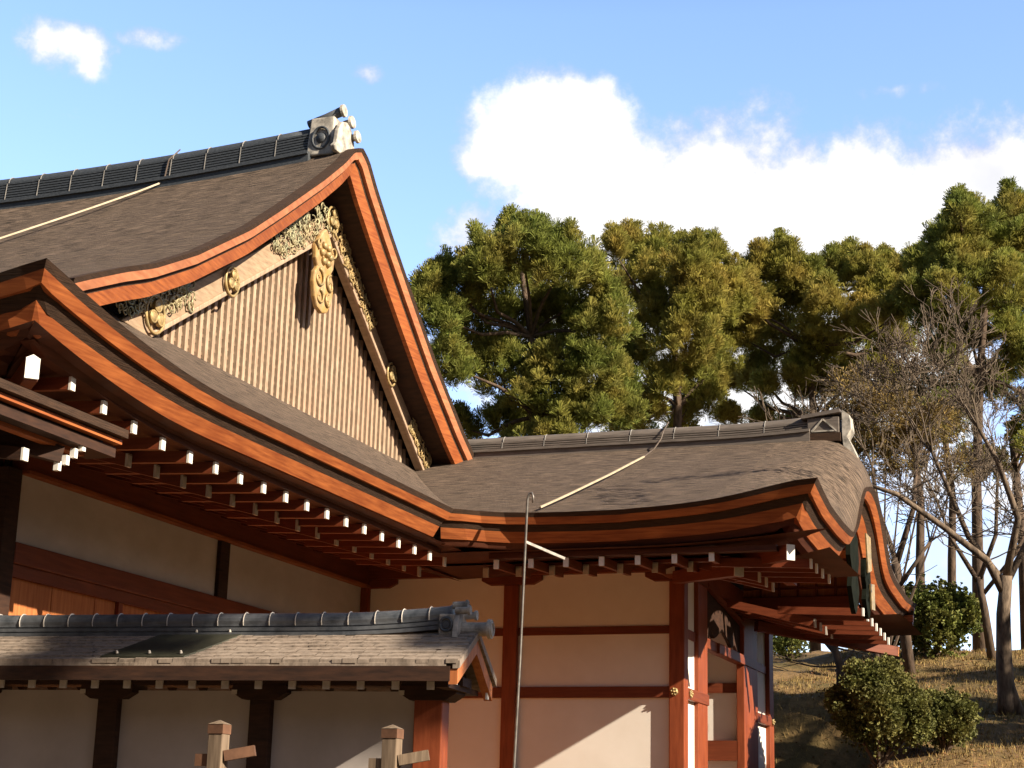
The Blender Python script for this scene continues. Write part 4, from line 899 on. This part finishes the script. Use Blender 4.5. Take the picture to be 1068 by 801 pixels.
backtrunk([(-4.86, 41.9, 0), (-4.8, 41.6, 8.0), (-4.7, 41.4, 9.6), (-4.9, 41.4, 11.6)], 'slim pine trunk left of the round bush on the crest', .13)
backtrunk([(-4.32, 43.4, 0), (-4.2, 43.2, 8.5), (-4.1, 43, 10.0), (-4.3, 43, 12.4)], 'slim dark pine trunk right behind the round crest bush', .12)
backtrunk([(-2.55, 43.6, 0), (-2.5, 43.3, 8.8), (-2.6, 43.1, 11.4)], 'pine trunk near the right edge, behind the pale bare tree', .15)
backtrunk([(-9.6, 47, 0), (-9.5, 47, 10), (-9.7, 47, 12.6)], 'low small pine behind the wing ridge under the yellow-green crown', .1)
backtrunk([(-12.6, 46, 0), (-12.5, 46, 10), (-12.6, 46, 12.2)], 'low small pine showing under the mid pine above the wing ridge', .11)

def bare(base, limbs_, label, seed, depth=6, mat='palebark', spread=.6, tw=.0075, lens=.68, cat='bare tree', group=None, k3=True):
    rnd = random.Random(seed); t = thing('bare_tree', label, cat, base, 0, group)
    tk = MB(); tw_ = MB(); B0 = Vector(base)
    def grow(p, d, L, r, dep):
        pts = [p]; q = p.copy(); dd = d.copy(); n = 4
        for i in range(n):
            dd = (dd+Vector((rnd.gauss(0, .14), rnd.gauss(0, .14), rnd.gauss(.03, .11)))).normalized(); q = q+dd*(L/n); pts.append(q.copy())
        rr = [max(tw*.6, r*(1-.45*i/n)) for i in range(n+1)]
        (tk if r > .02 else tw_).tube(pts, rr, 6 if r > .02 else 4, False)
        if dep == 0: return
        nb = 2 if rnd.random() < .45 else 3
        for j in range(nb):
            ax = Vector((rnd.gauss(0, 1), rnd.gauss(0, 1), rnd.gauss(0, 1))).cross(dd).normalized()
            nd = (dd+ax*rnd.uniform(spread*.5, spread*1.4)+Vector((0, 0, .06))).normalized(); st = pts[rnd.choice((2, 3, 4, 4))]
            grow(st, nd, L*rnd.uniform(lens*.85, lens*1.3), max(tw, rr[-1]*rnd.uniform(.45, .68)), dep-1)
    for pts, r0, r1, dep in limbs_:
        P_ = [Vector(p) for p in pts]; n = len(P_)
        tk.tube(P_, [r0+(r1-r0)*i/(n-1) for i in range(n)], 10)
        if dep:
            d = (P_[-1]-P_[-2]).normalized()
            for _ in range(4): grow(P_[-1], (d+Vector((rnd.gauss(0, .35), rnd.gauss(0, .35), rnd.gauss(.1, .3)))).normalized(), .85, r1*.62, dep)
            for i in range(1, n-1):
                for _ in range(2):
                    ax = Vector((rnd.gauss(0, 1), rnd.gauss(0, 1), rnd.gauss(.5, .6))).normalized(); grow(P_[i], ax, .75, r1*.45, dep-1)
    for m_ in (tk, tw_): m_.v = [tuple(Vector(p)-B0) for p in m_.v]
    tk.build('trunk', mat, t, smooth=True); tw_.build('twigs', 'twig', t)
    return t
bz = hz(-2.05, 29.48)
bare((-2.05, 29.48, bz-.05), [
    ([(-2.05, 29.48, bz-.12), (-2.07, 29.38, bz+.15), (-2.08, 29.3, 4.55), (-2.04, 29.1, 5.31), (-1.95, 28.94, 5.92)], .17, .10, 0),
    ([(-2.16, 29.40, bz-.1), (-2.09, 29.3, bz+.45), (-2.07, 29.3, 4.7)], .11, .07, 0), ([(-1.9, 29.45, bz-.1), (-2.02, 29.35, bz+.4), (-2.07, 29.3, 4.6)], .12, .08, 0),
    ([(-2.0, 29.01, 5.61), (-2.23, 28.77, 6.14), (-2.86, 28.39, 6.65), (-3.56, 27.99, 7.16), (-4.0, 27.79, 7.3)], .075, .03, 4),
    ([(-1.95, 28.94, 5.92), (-1.71, 28.77, 6.83), (-1.96, 28.38, 7.7), (-2.21, 28.07, 8.2)], .07, .03, 5),
    ([(-1.95, 28.94, 5.8), (-1.56, 29.3, 6.62), (-1.28, 29.27, 7.46)], .065, .03, 5),
    ([(-1.99, 29.1, 5.8), (-2.54, 29.08, 6.6), (-2.78, 28.73, 7.3), (-3.0, 28.4, 7.9)], .06, .03, 5)],
    'pale bare tree with flared trunk standing on the grass bank at right', 21)
b2 = hz(-3.9, 35)
bare((-4.3, 35, b2-.05), [
    ([(-4.3, 35, b2-.1), (-4.4, 34.9, 6.2), (-4.5, 34.8, 7.2)], .12, .09, 0),
    ([(-4.5, 34.8, 7.2), (-4.8, 34.8, 8.2), (-4.9, 34.8, 9.1)], .06, .03, 4), ([(-4.5, 34.8, 7.0), (-4.1, 34.8, 8.2), (-4.0, 34.8, 9.2)], .07, .035, 5),
    ([(-4.45, 34.8, 6.6), (-3.8, 34.8, 7.5)], .05, .03, 4)],
    'darker bare tree directly behind the curved gable end', 22, mat='pinebark')
b4 = hz(-2.9, 37.5)
bare((-2.9, 37.5, b4-.05), [
    ([(-2.9, 37.5, b4-.1), (-3.0, 37.4, b4+1.0), (-3.1, 37.4, b4+1.7)], .10, .07, 0), ([(-3.1, 37.4, b4+1.6), (-3.6, 37.4, b4+2.5), (-3.9, 37.3, b4+3.4)], .06, .03, 5),
    ([(-3.1, 37.4, b4+1.6), (-2.7, 37.4, b4+2.6), (-2.6, 37.3, b4+3.8)], .06, .03, 5), ([(-3.05, 37.4, b4+1.3), (-2.3, 37.4, b4+2.2), (-1.9, 37.3, b4+3.0)], .05, .03, 5)],
    'thin bare tree on the crest between the round bush and the pale bare tree', 25, mat='pinebark')
b3 = hz(-4.95, 30.48)
bare((-4.95, 30.48, b3-.05), [([(-4.95, 30.48, b3-.1), (-4.93, 30.41, 4.6), (-5.02, 30.29, 4.93), (-4.80, 30.29, 5.3)], .10, .05, 3), ([(-4.98, 30.35, 4.8), (-5.3, 30.4, 5.15)], .05, .03, 2)],
    'small leaning dark tree low on the bank under the wing eave', 23, mat='pinebark')
# tawny scrub behind the bare trees
def scrub(base, clumps, label, n, mat, name='shrub', cat='shrub', blade=.09, wid=.02, seed=3, nb=5, group=None, stem=True):
    t = thing(name, label, cat, base, 0, group); rs = np.random.default_rng(seed)
    V, F = tufts([c[:3] for c in clumps], [c[3] for c in clumps], n, blade, wid, rs, nb, .3, .9); meshnp('foliage', V-np.array(base), F, 3, mat, t)
    mbx = MB(); rnd = random.Random(seed)
    for c in clumps:
        e = Vector(c[:3])-Vector(base); mbx.tube([(rnd.uniform(-.1, .1), rnd.uniform(-.1, .1), -.1), e*.5+Vector((0, 0, -.1)), e], [.04, .025, .01], 5, False)
    mbx.build('stem', 'pinebark', t); return t
scrub((-5.0, 35.8, hz(-5, 35.8)), [(-5.4, 35.6, 10.9, .55), (-4.7, 35.8, 10.4, .7), (-4.4, 36, 9.7, .6), (-5.6, 35.8, 10.1, .6), (-5.0, 35.9, 9.5, .5), (-3.7, 35.9, 10.2, .5), (-3.3, 36.1, 9.3, .4)],
      'tall tawny dry-leaved tree behind the wing ridge end', 3000, 'brushleaf', 'dry_leaved_tree', 'tree', .12, .012, 41, 6)
# bushes
def bush(c, rx, rz_b, label, n, seed, mat='bushleaf', leaf=.04, wl=.018):
    base = (c[0], c[1], hz(c[0], c[1])-.03); rnd = random.Random(seed); cl = []
    for _ in range(26):
        a = rnd.uniform(0, 6.28); e = asin(rnd.uniform(-.25, 1)); rr = rnd.uniform(.45, .8)
        cl.append((c[0]+rx*rr*cos(a)*cos(e), c[1]+rx*rr*sin(a)*cos(e), base[2]+rz_b*.45+rz_b*.55*rr*sin(e), rx*rnd.uniform(.24, .36)))
    cl.append((c[0], c[1], base[2]+rz_b*.45, rx*.66))
    for _ in range(34):
        a = rnd.uniform(0, 6.28); e = asin(rnd.uniform(0, 1)); rr = rnd.uniform(.82, .98)
        cl.append((c[0]+rx*rr*cos(a)*cos(e), c[1]+rx*rr*sin(a)*cos(e), base[2]+rz_b*.45+rz_b*.52*rr*sin(e), rx*rnd.uniform(.07, .15)))
    t = thing('round_bush', label, 'bush', base, 0, 'clipped evergreen bushes on the bank'); rs = np.random.default_rng(seed)
    V, F = tufts([q[:3] for q in cl], [q[3] for q in cl], n, leaf, wl, rs, 5, .35, .9)
    V[:, 2] = np.maximum(V[:, 2], base[2]+.01); meshnp('foliage', V-np.array(base), F, 3, mat, t)
    mbx = MB()
    for q in cl[:9]: e = Vector(q[:3])-Vector(base); mbx.tube([(0, 0, 0), e*.5, e*.9], [.03, .02, .008], 5, False)
    mbx.build('stem', 'pinebark', t)
bush((-4.15, 38.0), 1.15, 1.6, 'round dark bush on the crest behind the curved gable', 6500, 51, 'bushleaf2', .075, .035)
bush((-3.55, 25.0), .80, 1.6, 'largest round bush, in front at the foot of the bank', 15000, 52)
bush((-2.72, 25.9), .52, 1.0, 'small round bush on the right flank of the largest bush', 8000, 53)
bush((-5.25, 27.6), .55, 1.9, 'loose olive bush beside the wing rear corner post', 4200, 54)
bush((-7.3, 38.0), .5, .75, 'little bright green bush seen below the wing eave', 2200, 55, 'bushleaf2')
# a pine standing outside the picture to the right, whose shade falls on the roofed wall
rs7 = random.Random(7)
cl = [(9+rs7.uniform(-1.6, 1.6), 8.6+rs7.uniform(-1.6, 2.2), 10.4+rs7.uniform(0, 3.6), rs7.uniform(.22, .42)) for _ in range(8)]
pine(cl, [(9, 8.8, -.1), (9.1, 8.8, 4), (8.9, 8.7, 8), (9, 8.8, 12.5)], 'pine tree near the viewer, right of the garden wall', 17, 900, grp=None)
for i_, (px_, py_, lb) in enumerate(((5.5, 27.0, 'pine on the bank outside the right edge, nearest the garden'), (8.5, 32.5, 'pine on the bank outside the right edge, further back'))):
    rs7 = random.Random(70+i_); gz = hz(px_, py_)
    cl = [(px_+rs7.uniform(-2, 2), py_+rs7.uniform(-2, 2), gz+rs7.uniform(2.4, 6.5), rs7.uniform(.4, .75)) for _ in range(26)]
    pine(cl, [(px_, py_, gz-.1), (px_+.1, py_, gz+2), (px_-.1, py_-.1, gz+4), (px_, py_, gz+6)], lb, 170+i_, 2200)
# remove prototypes
for r, t_ in (fr, lr):
    bpy.data.objects.remove(t_); bpy.data.objects.remove(r)
